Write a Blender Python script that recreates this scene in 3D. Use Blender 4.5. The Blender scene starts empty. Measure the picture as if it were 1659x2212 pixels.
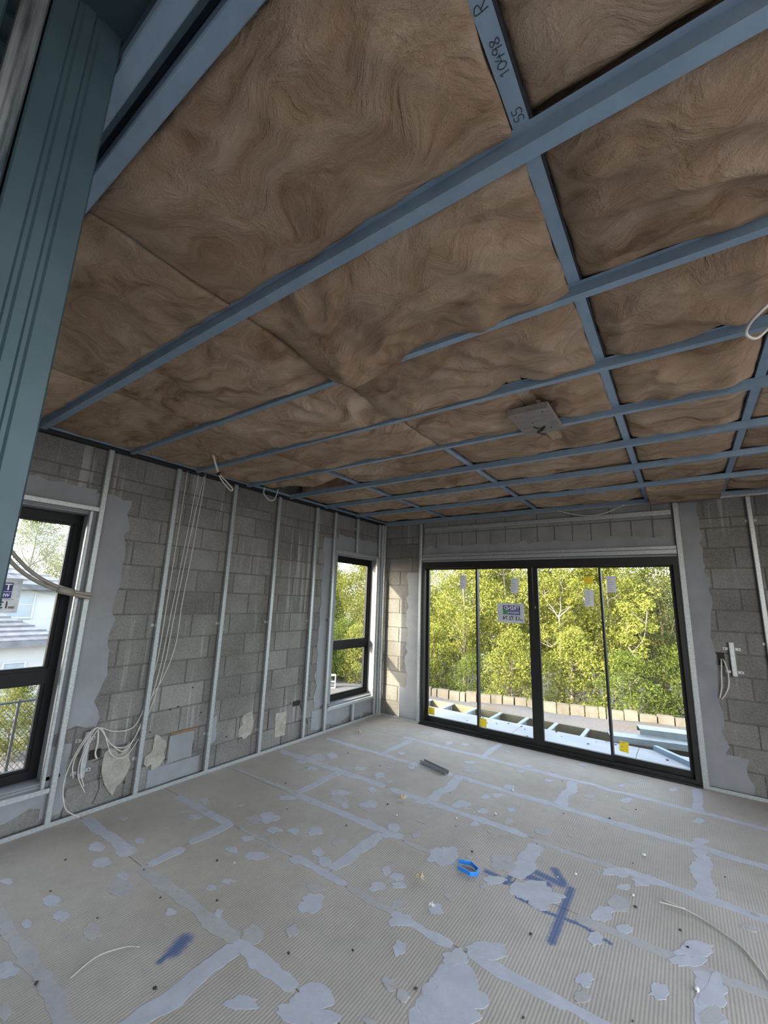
import bpy, math, random
from mathutils import Vector, Matrix, noise
random.seed(7)
S = bpy.context.scene
COL = S.collection

# ------------------------------------------------------------------ camera
FPX = 903.0
YAW, PITCH, ROLL = -0.616876, 0.205680, 0.034473
cam_d = bpy.data.cameras.new('camera'); cam = bpy.data.objects.new('camera', cam_d); COL.objects.link(cam)
cam_d.sensor_fit = 'HORIZONTAL'; cam_d.sensor_width = 36.0; cam_d.lens = 36.0 * FPX / 1659.0
cam_d.clip_start = 0.02; cam_d.clip_end = 500
_f = Vector((math.sin(YAW) * math.cos(PITCH), math.cos(YAW) * math.cos(PITCH), math.sin(PITCH)))
_r = Vector((math.cos(YAW), -math.sin(YAW), 0)); _u = _r.cross(_f)
_R = math.cos(ROLL) * _r + math.sin(ROLL) * _u; _U = -math.sin(ROLL) * _r + math.cos(ROLL) * _u
cam.matrix_world = Matrix(((_R.x, _U.x, -_f.x, 3.6594), (_R.y, _U.y, -_f.y, -5.1920), (_R.z, _U.z, -_f.z, 1.5915), (0, 0, 0, 1)))
S.camera = cam

# ------------------------------------------------------------------ sky, sun, exposure
SUN_DIR = Vector((0.55, 1.0, -0.495)).normalized()
w = bpy.data.worlds.new('sky'); S.world = w; w.use_nodes = True
nt = w.node_tree; bg = nt.nodes['Background']
sky = nt.nodes.new('ShaderNodeTexSky'); sky.sky_type = 'NISHITA'; sky.sun_disc = False
sky.sun_elevation = math.asin(-SUN_DIR.z); sky.sun_rotation = math.atan2(-SUN_DIR.x, -SUN_DIR.y)
sky.air_density = 1.0; sky.dust_density = 1.5; sky.ozone_density = 1.0
hsv = nt.nodes.new('ShaderNodeHueSaturation'); hsv.inputs['Saturation'].default_value = 0.5
nt.links.new(sky.outputs[0], hsv.inputs['Color']); nt.links.new(hsv.outputs[0], bg.inputs[0]); bg.inputs[1].default_value = 3.0
sun_d = bpy.data.lights.new('sun', 'SUN'); sun = bpy.data.objects.new('sun', sun_d); COL.objects.link(sun)
sun_d.energy = 30.0; sun_d.angle = 0.0093; sun_d.color = (1.0, 0.86, 0.62)
sun.rotation_euler = SUN_DIR.to_track_quat('-Z', 'Y').to_euler(); sun.location = (-8, -20, 12)
S.view_settings.view_transform = 'Standard'; S.view_settings.look = 'None'
S.view_settings.gamma = 1.0; S.view_settings.use_curve_mapping = False
S.view_settings.exposure = -0.85

# ------------------------------------------------------------------ helpers
class MB:
    def __init__(s): s.v = []; s.f = []
    def box(s, x0, x1, y0, y1, z0, z1):
        n = len(s.v)
        s.v += [(x0,y0,z0),(x1,y0,z0),(x1,y1,z0),(x0,y1,z0),(x0,y0,z1),(x1,y0,z1),(x1,y1,z1),(x0,y1,z1)]
        s.f += [tuple(n+i for i in q) for q in ((0,3,2,1),(4,5,6,7),(0,1,5,4),(1,2,6,5),(2,3,7,6),(3,0,4,7))]
        return s
    def quad(s, a, b, c, d):
        n = len(s.v); s.v += [tuple(a), tuple(b), tuple(c), tuple(d)]; s.f.append((n, n+1, n+2, n+3)); return s
    def sweep(s, prof, o, e, ud, vd, closed=True, caps=True):
        """profile points (u,v) swept from o to e"""
        o = Vector(o); e = Vector(e); ud = Vector(ud); vd = Vector(vd); n = len(s.v); k = len(prof)
        for b in (o, e):
            for (p, q) in prof: s.v.append(tuple(b + ud * p + vd * q))
        for i in range(k if closed else k - 1):
            j = (i + 1) % k; s.f.append((n+i, n+j, n+k+j, n+k+i))
        if closed and caps:
            s.f.append(tuple(n+i for i in range(k-1, -1, -1))); s.f.append(tuple(n+k+i for i in range(k)))
        return s
    def sheet_sweep(s, prof, t, o, e, ud, vd):
        """open profile given thickness t (2d offset) swept from o to e"""
        offs = []
        for i, (p, q) in enumerate(prof):
            a = prof[max(i-1, 0)]; b = prof[min(i+1, len(prof)-1)]
            dx, dy = b[0]-a[0], b[1]-a[1]; l = math.hypot(dx, dy) or 1
            offs.append((p - dy/l*t, q + dx/l*t))
        n = len(s.v); k = len(prof); o = Vector(o); e = Vector(e); ud = Vector(ud); vd = Vector(vd)
        for b in (o, e):
            for (p, q) in list(prof) + offs: s.v.append(tuple(b + ud*p + vd*q))
        K = 2*k
        for i in range(k-1):
            s.f.append((n+i, n+i+1, n+K+i+1, n+K+i)); s.f.append((n+k+i+1, n+k+i, n+K+k+i, n+K+k+i+1))
            s.f.append((n+i, n+k+i, n+k+i+1, n+i+1)); s.f.append((n+K+i, n+K+i+1, n+K+k+i+1, n+K+k+i))
        s.f.append((n, n+K, n+K+k, n+k)); s.f.append((n+k-1, n+2*k-1, n+K+2*k-1, n+K+k-1))
        return s
    def tube(s, pts, r, sides=8, r2=None):
        pts = [Vector(p) for p in pts]; n0 = len(s.v); m = len(pts); up = None
        for i, p in enumerate(pts):
            t = (pts[min(i+1, m-1)] - pts[max(i-1, 0)]).normalized()
            if up is None: up = t.orthogonal().normalized()
            a = (up - t * up.dot(t)); a = a.normalized() if a.length > 1e-6 else t.orthogonal().normalized()
            up = a; b = t.cross(a); rr = r if r2 is None else r + (r2 - r) * i / max(m-1, 1)
            for k in range(sides):
                an = 2*math.pi*k/sides; s.v.append(tuple(p + a*rr*math.cos(an) + b*rr*math.sin(an)))
        for i in range(m-1):
            for k in range(sides):
                j = (k+1) % sides; s.f.append((n0+i*sides+k, n0+i*sides+j, n0+(i+1)*sides+j, n0+(i+1)*sides+k))
        s.f.append(tuple(n0+k for k in range(sides-1, -1, -1))); s.f.append(tuple(n0+(m-1)*sides+k for k in range(sides)))
        return s
    def mesh(s, name, mat, smooth=False):
        me = bpy.data.meshes.new(name); me.from_pydata(s.v, [], s.f); me.update()
        if mat: me.materials.append(mat)
        if smooth: me.polygons.foreach_set('use_smooth', [True]*len(me.polygons))
        return me
    def build(s, name, mat, parent=None, loc=(0, 0, 0), smooth=False):
        return link(name, s.mesh(name, mat, smooth), parent, loc)

def link(name, me, parent=None, loc=(0, 0, 0)):
    o = bpy.data.objects.new(name, me); COL.objects.link(o); o.location = loc
    if parent: o.parent = parent
    return o
def tag(o, label=None, cat=None, group=None, kind=None):
    if label: o['label'] = label
    if cat: o['category'] = cat
    if group: o['group'] = group
    if kind: o['kind'] = kind
    return o
def empty(name, loc=(0, 0, 0), rz=0):
    o = bpy.data.objects.new(name, None); COL.objects.link(o); o.location = loc; o.rotation_euler = (0, 0, rz); o.empty_display_size = 0.1
    return o
def curve_pts(ctrl, n=10):
    """Catmull-Rom through control points"""
    P = [Vector(c) for c in ctrl]; P = [P[0]*2-P[1]] + P + [P[-1]*2-P[-2]]; out = []
    for i in range(1, len(P)-2):
        for k in range(n):
            t = k/n; a, b, c, d = P[i-1], P[i], P[i+1], P[i+2]
            out.append(0.5*((2*b)+(c-a)*t+(2*a-5*b+4*c-d)*t*t+(3*b-a-3*c+d)*t**3))
    out.append(P[-2]); return out
def text(name, string, size, mat, parent, org, xd, yd, squash=1.0):
    cu = bpy.data.curves.new(name, 'FONT'); cu.body = string; cu.size = size; cu.extrude = 0.0002; cu.offset = size*0.018; cu.resolution_u = 2
    t = bpy.data.objects.new(name, cu); COL.objects.link(t)
    bpy.context.view_layer.update()
    me = bpy.data.meshes.new_from_object(t.evaluated_get(bpy.context.evaluated_depsgraph_get()))
    bpy.data.objects.remove(t); bpy.data.curves.remove(cu)
    xd = Vector(xd)*squash; yd = Vector(yd); zd = Vector(xd).cross(yd).normalized(); org = Vector(org)
    for v in me.vertices: v.co = org + xd*v.co.x + yd*v.co.y + zd*v.co.z
    me.materials.clear(); me.materials.append(mat)
    return link(name, me, parent)

# ------------------------------------------------------------------ materials
def new_mat(name):
    m = bpy.data.materials.new(name); m.use_nodes = True
    return m, m.node_tree, m.node_tree.nodes['Principled BSDF']
def N(t, typ, **kw):
    n = t.nodes.new(typ)
    for k, v in kw.items():
        if k in n.inputs.keys(): n.inputs[k].default_value = v
        else: setattr(n, k, v)
    return n
def ramp(t, fac, stops):
    r = t.nodes.new('ShaderNodeValToRGB'); t.links.new(fac, r.inputs[0]); e = r.color_ramp.elements
    while len(e) > 1: e.remove(e[-1])
    e[0].position = stops[0][0]; e[0].color = (*stops[0][1], 1) if len(stops[0][1]) == 3 else stops[0][1]
    for p, c in stops[1:]:
        x = e.new(p); x.color = (*c, 1) if len(c) == 3 else c
    return r.outputs[0]
def mixc(t, fac, a, b, mode='MIX'):
    m = t.nodes.new('ShaderNodeMix'); m.data_type = 'RGBA'; m.blend_type = mode
    for s, v in ((0, fac), (6, a), (7, b)):
        if hasattr(v, 'is_linked') or hasattr(v, 'links'): t.links.new(v, m.inputs[s])
        else: m.inputs[s].default_value = v if s == 0 else (*v, 1)
    return m.outputs[2]
def math_(t, op, a, b=None):
    m = t.nodes.new('ShaderNodeMath'); m.operation = op
    for i, v in enumerate((a, b)):
        if v is None: continue
        if hasattr(v, 'links'): t.links.new(v, m.inputs[i])
        else: m.inputs[i].default_value = v
    return m.outputs[0]
def coord(t, scale=(1, 1, 1), world=False):
    if world:
        g = t.nodes.new('ShaderNodeNewGeometry').outputs['Position']
    else:
        g = t.nodes.new('ShaderNodeTexCoord').outputs['Object']
    mp = t.nodes.new('ShaderNodeMapping'); mp.inputs['Scale'].default_value = scale; t.links.new(g, mp.inputs[0])
    return mp.outputs[0]
def noisef(t, vec, scale, detail=6, rough=0.6, dist=0.0):
    n = N(t, 'ShaderNodeTexNoise', Scale=scale, Detail=detail, Roughness=rough, Distortion=dist); t.links.new(vec, n.inputs['Vector']); return n
def bump(t, b, h, strength, dist=0.01):
    bp = N(t, 'ShaderNodeBump', Strength=strength, Distance=dist); t.links.new(h, bp.inputs['Height']); t.links.new(bp.outputs[0], b.inputs['Normal']); return bp
def simple(name, c1, c2=None, scale=8, rough=0.7, metal=0.0, bs=0.0, bscale=60, bdist=0.004, world=True, lo=0.35, hi=0.65, stretch=(1, 1, 1), spec=None, rnd=0.0):
    m, t, b = new_mat(name); v = coord(t, stretch, world)
    n = noisef(t, v, scale)
    c = ramp(t, n.outputs[0], [(lo, c1), (hi, c2 or c1)])
    if rnd:
        oi = t.nodes.new('ShaderNodeObjectInfo'); f = math_(t, 'ADD', math_(t, 'MULTIPLY', oi.outputs['Random'], rnd), 1 - rnd/2)
        vm = t.nodes.new('ShaderNodeVectorMath'); vm.operation = 'SCALE'; t.links.new(c, vm.inputs[0]); t.links.new(f, vm.inputs['Scale']); c = vm.outputs[0]
    t.links.new(c, b.inputs['Base Color']); b.inputs['Roughness'].default_value = rough; b.inputs['Metallic'].default_value = metal
    if spec is not None: b.inputs['Specular IOR Level'].default_value = spec
    if bs: bump(t, b, noisef(t, v, bscale, 4).outputs[0], bs, bdist)
    return m

M = {}
M['galv'] = simple('galvanised steel', (0.29,0.305,0.31), (0.39,0.405,0.41), 60, 0.45, 0.55, 0.1, 120, 0.001)
M['blue'] = simple('blue painted steel', (0.165,0.235,0.305), (0.20,0.275,0.35), 12, 0.45, 0.25)
M['teal'] = simple('dark teal steel', (0.018,0.037,0.045), (0.024,0.046,0.055), 10, 0.5, 0.2)
M['worn'] = simple('worn silver steel', (0.03,0.045,0.055), (0.24,0.25,0.25), 35, 0.4, 0.6, stretch=(1,1,0.12))
M['black_alu'] = simple('black window aluminium', (0.005,0.005,0.006), (0.007,0.007,0.008), 30, 0.5, 0.0, spec=0.2)
M['bronze'] = simple('dark bronze door aluminium', (0.012,0.0115,0.011), (0.016,0.0155,0.014), 30, 0.45, 0.0, spec=0.3)
M['tape'] = simple('black tape', (0.008,0.008,0.01), None, 5, 0.6)
M['mortar'] = simple('mortar', (0.085,0.08,0.074), (0.13,0.125,0.118), 30, 0.95, bs=0.6, bscale=80)
M['cable'] = simple('white cable', (0.44,0.42,0.385), (0.50,0.475,0.435), 10, 0.5)
M['conduit'] = simple('beige conduit', (0.20,0.18,0.15), (0.24,0.215,0.185), 10, 0.5)
M['timber'] = simple('pine timber', (0.24,0.17,0.105), (0.33,0.25,0.16), 14, 0.8, bs=0.3, stretch=(6,0.6,6))
M['greyboard'] = simple('grey painted timber board', (0.14,0.12,0.105), (0.21,0.185,0.165), 12, 0.8, bs=0.3, stretch=(1,5,1))
M['hole'] = simple('dark hole', (0.02,0.018,0.016), None, 5, 1.0)
M['ink'] = simple('marker ink', (0.02,0.022,0.03), None, 5, 0.7)
M['navy'] = simple('navy print', (0.015,0.02,0.12), None, 5, 0.6)
M['navy2'] = simple('blue print', (0.03,0.035,0.2), None, 5, 0.6)
M['green'] = simple('green print', (0.02,0.22,0.05), None, 5, 0.6)
M['printwhite'] = simple('white print', (0.75,0.75,0.75), None, 5, 0.6)
M['film'] = simple('clear grey film', (0.40,0.42,0.44), (0.55,0.57,0.6), 40, 0.35)
M['paper'] = simple('white paper label', (0.55,0.56,0.60), (0.62,0.63,0.68), 60, 0.7)
M['yellow'] = simple('yellow paper label', (0.72,0.52,0.01), (0.80,0.60,0.02), 50, 0.6)
M['bluestrap'] = simple('blue plastic strap', (0.02,0.20,0.62), (0.03,0.24,0.70), 30, 0.4)
M['tuft'] = simple('wool tuft', (0.42,0.33,0.22), (0.62,0.52,0.38), 90, 1.0, bs=0.8, bscale=150)
M['crumb'] = simple('dark crumb', (0.02,0.02,0.018), (0.06,0.055,0.05), 50, 0.9)
M['chip'] = simple('white chip', (0.6,0.6,0.58), (0.7,0.7,0.68), 50, 0.8)

def block_mat(name, c1, c2, streak=True):
    m, t, b = new_mat(name); v = coord(t, (1,1,1), True)
    n1 = noisef(t, v, 2.2, 5, 0.6); n2 = noisef(t, v, 90, 3, 0.7); n3 = noisef(t, v, 9, 5, 0.65)
    base = ramp(t, n1.outputs[0], [(0.35, c1), (0.65, c2)])
    base = mixc(t, 0.35, base, ramp(t, n2.outputs[0], [(0.3, tuple(x*0.55 for x in c1)), (0.7, tuple(min(1, x*1.45) for x in c2))]))
    oi = t.nodes.new('ShaderNodeObjectInfo'); f = math_(t, 'ADD', math_(t, 'MULTIPLY', oi.outputs['Random'], 0.28), 0.86)
    vm = t.nodes.new('ShaderNodeVectorMath'); vm.operation = 'SCALE'; t.links.new(base, vm.inputs[0]); t.links.new(f, vm.inputs['Scale']); base = vm.outputs[0]
    if streak:   # pale lime drips running down the blockwork
        vs = coord(t, (26, 26, 0.9), True); s1 = noisef(t, vs, 1.0, 3, 0.55); s2 = noisef(t, coord(t, (1.1,1.1,0.8), True), 1.0, 2)
        mask = math_(t, 'MULTIPLY', ramp(t, s1.outputs[0], [(0.56, (0,0,0)), (0.66, (1,1,1))]), ramp(t, s2.outputs[0], [(0.48, (0,0,0)), (0.62, (1,1,1))]))
        base = mixc(t, math_(t, 'MULTIPLY', mask, 0.6), base, (0.36,0.36,0.35))
    t.links.new(base, b.inputs['Base Color']); b.inputs['Roughness'].default_value = 0.95; b.inputs['Specular IOR Level'].default_value = 0.2
    h = math_(t, 'ADD', n2.outputs[0], math_(t, 'MULTIPLY', n3.outputs[0], 0.8)); bump(t, b, h, 0.55, 0.004)
    return m
M['block'] = block_mat('grey concrete block', (0.108,0.102,0.093), (0.182,0.176,0.164))
M['render'] = simple('grey cement render', (0.172,0.177,0.188), (0.22,0.225,0.24), 3, 0.9, bs=0.35, bscale=25, bdist=0.003)
M['lintel'] = simple('rendered lintel block', (0.15,0.148,0.142), (0.21,0.207,0.20), 4, 0.95, bs=0.4, bscale=50)
M['plaster'] = simple('pale mortar patch', (0.32,0.30,0.26), (0.22,0.205,0.18), 14, 1.0, bs=0.9, bscale=45, bdist=0.01)
M['rust'] = simple('rusty foam', (0.20,0.12,0.05), (0.12,0.085,0.05), 60, 1.0)

def floor_mat():
    m, t, b = new_mat('ribbed floor sheet'); v = coord(t, (1,1,1), True)
    n1 = noisef(t, v, 1.3, 6, 0.65); n2 = noisef(t, v, 45, 4, 0.7); n3 = noisef(t, v, 7, 5, 0.7)
    base = ramp(t, n1.outputs[0], [(0.30, (0.345,0.298,0.246)), (0.70, (0.455,0.405,0.35))])
    base = mixc(t, ramp(t, n3.outputs[0], [(0.45, (0,0,0)), (0.75, (0.45,0.45,0.45))]), base, (0.27,0.245,0.22))
    base = mixc(t, math_(t, 'MULTIPLY', n2.outputs[0], 0.3), base, (0.5,0.47,0.43))
    wv = N(t, 'ShaderNodeTexWave', Scale=1.9, Distortion=0.9, Detail=2.0); wv.inputs['Detail Scale'].default_value = 1.2
    wv.wave_type = 'BANDS'; wv.bands_direction = 'X'
    t.links.new(coord(t, (11, 11, 11), True), wv.inputs[0])
    dark = ramp(t, wv.outputs[1], [(0.0, (1,1,1)), (0.55, (0,0,0))])
    base = mixc(t, math_(t, 'MULTIPLY', dark, math_(t, 'MULTIPLY', ramp(t, noisef(t, v, 1.7, 3).outputs[0], [(0.3, (0.15,0.15,0.15)), (0.65, (1,1,1))]), 0.30)), base, (0.20,0.178,0.16))
    # blue marking-paint strokes
    segs = [((2.54,-2.409),(2.685,-2.42),.020),((2.673,-2.267),(2.666,-2.443),.016),((2.72,-2.293),(2.863,-2.301),.030),((2.755,-2.224),(2.935,-2.249),.026),((2.865,-2.128),(2.937,-2.23),.024),((2.736,-2.322),(2.759,-2.235),.02),((2.984,-2.256),(2.988,-2.493),.021),((2.988,-2.493),(2.992,-2.728),.021),((2.761,-2.518),(2.917,-2.538),.014),((2.917,-2.538),(3.083,-2.521),.012),((3.083,-2.521),(3.225,-2.561),.010),((1.603,-3.79),(1.630,-3.855),.034),((1.624,-3.874),(1.634,-3.921),.014)]
    sep = t.nodes.new('ShaderNodeSeparateXYZ'); t.links.new(v, sep.inputs[0]); X, Y = sep.outputs[0], sep.outputs[1]
    wob = math_(t, 'MULTIPLY', math_(t, 'SUBTRACT', noisef(t, v, 60, 3).outputs[0], 0.5), 0.03); tot = None
    for (ax, ay), (bx, by), r in segs:
        dx, dy = bx-ax, by-ay; L2 = dx*dx+dy*dy
        px = math_(t, 'SUBTRACT', X, ax); py = math_(t, 'SUBTRACT', Y, ay)
        h = math_(t, 'ADD', math_(t, 'MULTIPLY', px, dx/L2), math_(t, 'MULTIPLY', py, dy/L2))
        h = math_(t, 'MINIMUM', math_(t, 'MAXIMUM', h, 0.0), 1.0)
        qx = math_(t, 'SUBTRACT', px, math_(t, 'MULTIPLY', h, dx)); qy = math_(t, 'SUBTRACT', py, math_(t, 'MULTIPLY', h, dy))
        d = math_(t, 'SQRT', math_(t, 'ADD', math_(t, 'MULTIPLY', qx, qx), math_(t, 'MULTIPLY', qy, qy)))
        d = math_(t, 'ADD', d, wob)
        mr = N(t, 'ShaderNodeMapRange'); mr.interpolation_type = 'SMOOTHSTEP'
        mr.inputs[1].default_value = r*1.7; mr.inputs[2].default_value = r*0.35; mr.inputs[3].default_value = 0; mr.inputs[4].default_value = 0.82
        t.links.new(d, mr.inputs[0]); tot = mr.outputs[0] if tot is None else math_(t, 'MAXIMUM', tot, mr.outputs[0])
    base = mixc(t, tot, base, (0.03,0.085,0.23))
    t.links.new(base, b.inputs['Base Color']); b.inputs['Roughness'].default_value = 0.75; b.inputs['Specular IOR Level'].default_value = 0.3
    h = math_(t, 'ADD', math_(t, 'MULTIPLY', wv.outputs[1], 0.8), math_(t, 'MULTIPLY', n2.outputs[0], 0.7)); bump(t, b, h, 0.3, 0.003)
    return m
M['floor'] = floor_mat()
def filler_mat(name, c1, c2, wear):
    m, t, b = new_mat(name); v = coord(t, (1,1,1), True)
    n1 = noisef(t, v, 9, 6, 0.7); n2 = noisef(t, v, 60, 4, 0.7); n3 = noisef(t, v, 26, 6, 0.75)
    c = ramp(t, n1.outputs[0], [(0.32, c1), (0.68, c2)])
    c = mixc(t, math_(t, 'MULTIPLY', n2.outputs[0], 0.25), c, (0.42,0.40,0.38))
    c = mixc(t, ramp(t, n3.outputs[0], [(wear-0.06, (0.9,0.9,0.9)), (wear+0.04, (0,0,0))]), c, (0.36,0.32,0.275))     # worn through to the sheet
    t.links.new(c, b.inputs['Base Color']); b.inputs['Roughness'].default_value = 0.75; b.inputs['Specular IOR Level'].default_value = 0.3
    bump(t, b, n1.outputs[0], 0.25, 0.003); return m
M['filler'] = filler_mat('lavender grey floor filler', (0.385,0.39,0.43), (0.475,0.485,0.53), 0.36)
M['filler2'] = filler_mat('dusty grey floor filler', (0.35,0.335,0.33), (0.43,0.415,0.41), 0.42)

def wool_mat():
    m, t, b = new_mat('brown glasswool'); v = coord(t, (1,1,1), True)
    w1 = noisef(t, v, 1.5, 3, 0.55)
    mx = t.nodes.new('ShaderNodeVectorMath'); mx.operation = 'MULTIPLY_ADD'
    t.links.new(w1.outputs[1], mx.inputs[0]); mx.inputs[1].default_value = (0.9, 0.9, 0.5); t.links.new(v, mx.inputs[2])
    mp = t.nodes.new('ShaderNodeMapping'); mp.inputs['Scale'].default_value = (2.3, 6.5, 4); t.links.new(mx.outputs[0], mp.inputs[0])
    n2 = noisef(t, mp.outputs[0], 1.0, 7, 0.58, 0.5)
    mp2 = t.nodes.new('ShaderNodeMapping'); mp2.inputs['Scale'].default_value = (12, 26, 18); t.links.new(mx.outputs[0], mp2.inputs[0])
    n3 = noisef(t, mp2.outputs[0], 1.0, 6, 0.65, 0.3); n4 = noisef(t, v, 0.8, 3)
    c = ramp(t, n2.outputs[0], [(0.30, (0.155,0.094,0.055)), (0.44, (0.30,0.207,0.136)), (0.58, (0.385,0.285,0.20)), (0.75, (0.48,0.375,0.275))])  # darkest tones follow the bump's lows, painting shade into the creases
    c = mixc(t, math_(t, 'MULTIPLY', ramp(t, n3.outputs[0], [(0.42, (0,0,0)), (0.7, (1,1,1))]), 0.35), c, (0.50,0.40,0.30))
    c = mixc(t, ramp(t, n4.outputs[0], [(0.4, (0,0,0)), (0.65, (0.45,0.45,0.45))]), c, (0.25,0.16,0.098))
    oi = t.nodes.new('ShaderNodeObjectInfo'); f = math_(t, 'ADD', math_(t, 'MULTIPLY', oi.outputs['Random'], 0.22), 0.92)
    vm = t.nodes.new('ShaderNodeVectorMath'); vm.operation = 'SCALE'; t.links.new(c, vm.inputs[0]); t.links.new(f, vm.inputs['Scale'])
    t.links.new(vm.outputs[0], b.inputs['Base Color']); b.inputs['Roughness'].default_value = 1.0; b.inputs['Specular IOR Level'].default_value = 0.0
    h = math_(t, 'ADD', n2.outputs[0], math_(t, 'ADD', math_(t, 'MULTIPLY', n3.outputs[0], 0.16), math_(t, 'MULTIPLY', noisef(t, v, 110, 5, 0.75).outputs[0], 0.10))); bump(t, b, h, 0.95, 0.075)
    return m
M['wool'] = wool_mat()

def glass_mat():
    m, t, b = new_mat('window glass'); t.nodes.remove(b); out = t.nodes['Material Output']
    tr = N(t, 'ShaderNodeBsdfTransparent'); tr.inputs[0].default_value = (0.93,0.95,0.94,1)
    gl = N(t, 'ShaderNodeBsdfGlossy'); gl.inputs['Roughness'].default_value = 0.02
    lw = N(t, 'ShaderNodeLayerWeight'); lw.inputs[0].default_value = 0.5
    fac = math_(t, 'ADD', math_(t, 'MULTIPLY', math_(t, 'POWER', lw.outputs['Facing'], 5.0), 0.6), 0.025)
    mx = N(t, 'ShaderNodeMixShader'); t.links.new(fac, mx.inputs[0]); t.links.new(tr.outputs[0], mx.inputs[1]); t.links.new(gl.outputs[0], mx.inputs[2])
    t.links.new(mx.outputs[0], out.inputs[0]); return m
M['glass'] = glass_mat()
def leaf_mat(name, c1, c2):
    m, t, b = new_mat(name); t.nodes.remove(b); out = t.nodes['Material Output']
    v = coord(t, (1,1,1), True); n = noisef(t, v, 3.5, 5, 0.75); c = ramp(t, n.outputs[0], [(0.35, c1), (0.65, c2)])
    oi = t.nodes.new('ShaderNodeObjectInfo'); f = math_(t, 'ADD', math_(t, 'MULTIPLY', oi.outputs['Random'], 0.5), 0.75)
    vm = t.nodes.new('ShaderNodeVectorMath'); vm.operation = 'SCALE'; t.links.new(c, vm.inputs[0]); t.links.new(f, vm.inputs['Scale'])
    d = N(t, 'ShaderNodeBsdfDiffuse'); tl = N(t, 'ShaderNodeBsdfTranslucent'); t.links.new(vm.outputs[0], d.inputs[0]); t.links.new(vm.outputs[0], tl.inputs[0])
    mx = N(t, 'ShaderNodeMixShader'); mx.inputs[0].default_value = 0.3; t.links.new(d.outputs[0], mx.inputs[1]); t.links.new(tl.outputs[0], mx.inputs[2])
    t.links.new(mx.outputs[0], out.inputs[0]); return m
M['leaf_a'] = leaf_mat('yellow green gum leaves', (0.085,0.108,0.022), (0.25,0.245,0.055))
M['leaf_b'] = leaf_mat('mid green leaves', (0.045,0.075,0.016), (0.145,0.165,0.035))
M['leaf_c'] = leaf_mat('grey green leaves', (0.055,0.07,0.027), (0.15,0.155,0.058))
M['bark'] = simple('pale gum bark', (0.24,0.21,0.17), (0.13,0.11,0.09), 6, 0.9, stretch=(1,1,0.3))
M['bark_d'] = simple('brown bark', (0.16,0.12,0.09), (0.24,0.18,0.13), 6, 0.95, stretch=(1,1,0.3))
M['soil'] = simple('bush floor', (0.07,0.065,0.035), (0.16,0.13,0.07), 2, 1.0)
def gravel_mat():
    m, t, b = new_mat('gravel ground'); v = coord(t, (1,1,1), True)
    n1 = noisef(t, v, 0.5, 4, 0.6); n2 = noisef(t, v, 22, 5, 0.8)
    c = ramp(t, n1.outputs[0], [(0.40, (0.18,0.18,0.20)), (0.56, (0.18,0.165,0.165)), (0.66, (0.18,0.125,0.07))])
    c = mixc(t, ramp(t, n2.outputs[0], [(0.35, (0.8,0.8,0.8)), (0.6, (0,0,0))]), c, (0.08,0.07,0.065))
    t.links.new(c, b.inputs['Base Color']); b.inputs['Roughness'].default_value = 1.0
    bump(t, b, n2.outputs[0], 1.0, 0.05); return m
M['gravel'] = gravel_mat()
M['conc'] = simple('concrete sleeper', (0.095,0.08,0.062), (0.15,0.13,0.105), 3, 0.95, bs=0.4, bscale=40, rnd=0.35)
M['decksheet'] = simple('pale deck sheet', (0.33,0.34,0.365), (0.40,0.41,0.435), 3, 0.8)
M['decksteel'] = simple('pale blue deck steel', (0.28,0.315,0.33), (0.35,0.385,0.40), 12, 0.5, 0.2)
M['olive'] = simple('olive deck bearer', (0.16,0.14,0.09), (0.22,0.19,0.12), 5, 0.8)
M['housewhite'] = simple('white painted house wall', (0.48,0.485,0.49), (0.52,0.525,0.53), 2, 0.9)
M['rooftile'] = simple('grey roof tile', (0.10,0.105,0.12), (0.15,0.155,0.175), 4, 0.8, rnd=0.3)
M['housepane'] = simple('house window pane', (0.30,0.35,0.40), (0.36,0.41,0.46), 3, 0.15)
M['fencewire'] = simple('dark fence steel', (0.03,0.035,0.04), None, 5, 0.5)

# ------------------------------------------------------------------ room shell
ZC = 2.70            # underside of ceiling battens
BX = -0.05           # face of the left block wall
BY = 0.05            # face of the back block wall
W1 = (-4.83, -3.885, 0.27, 2.17)     # window beside the jamb: y0,y1,z0,z1
W2 = (-1.00, -0.065, 0.27, 2.17)     # window by the corner
DR = (0.66, 3.66, 0.0, 2.14)         # sliding door: x0,x1,z0,z1
RX = 5.2

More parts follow.
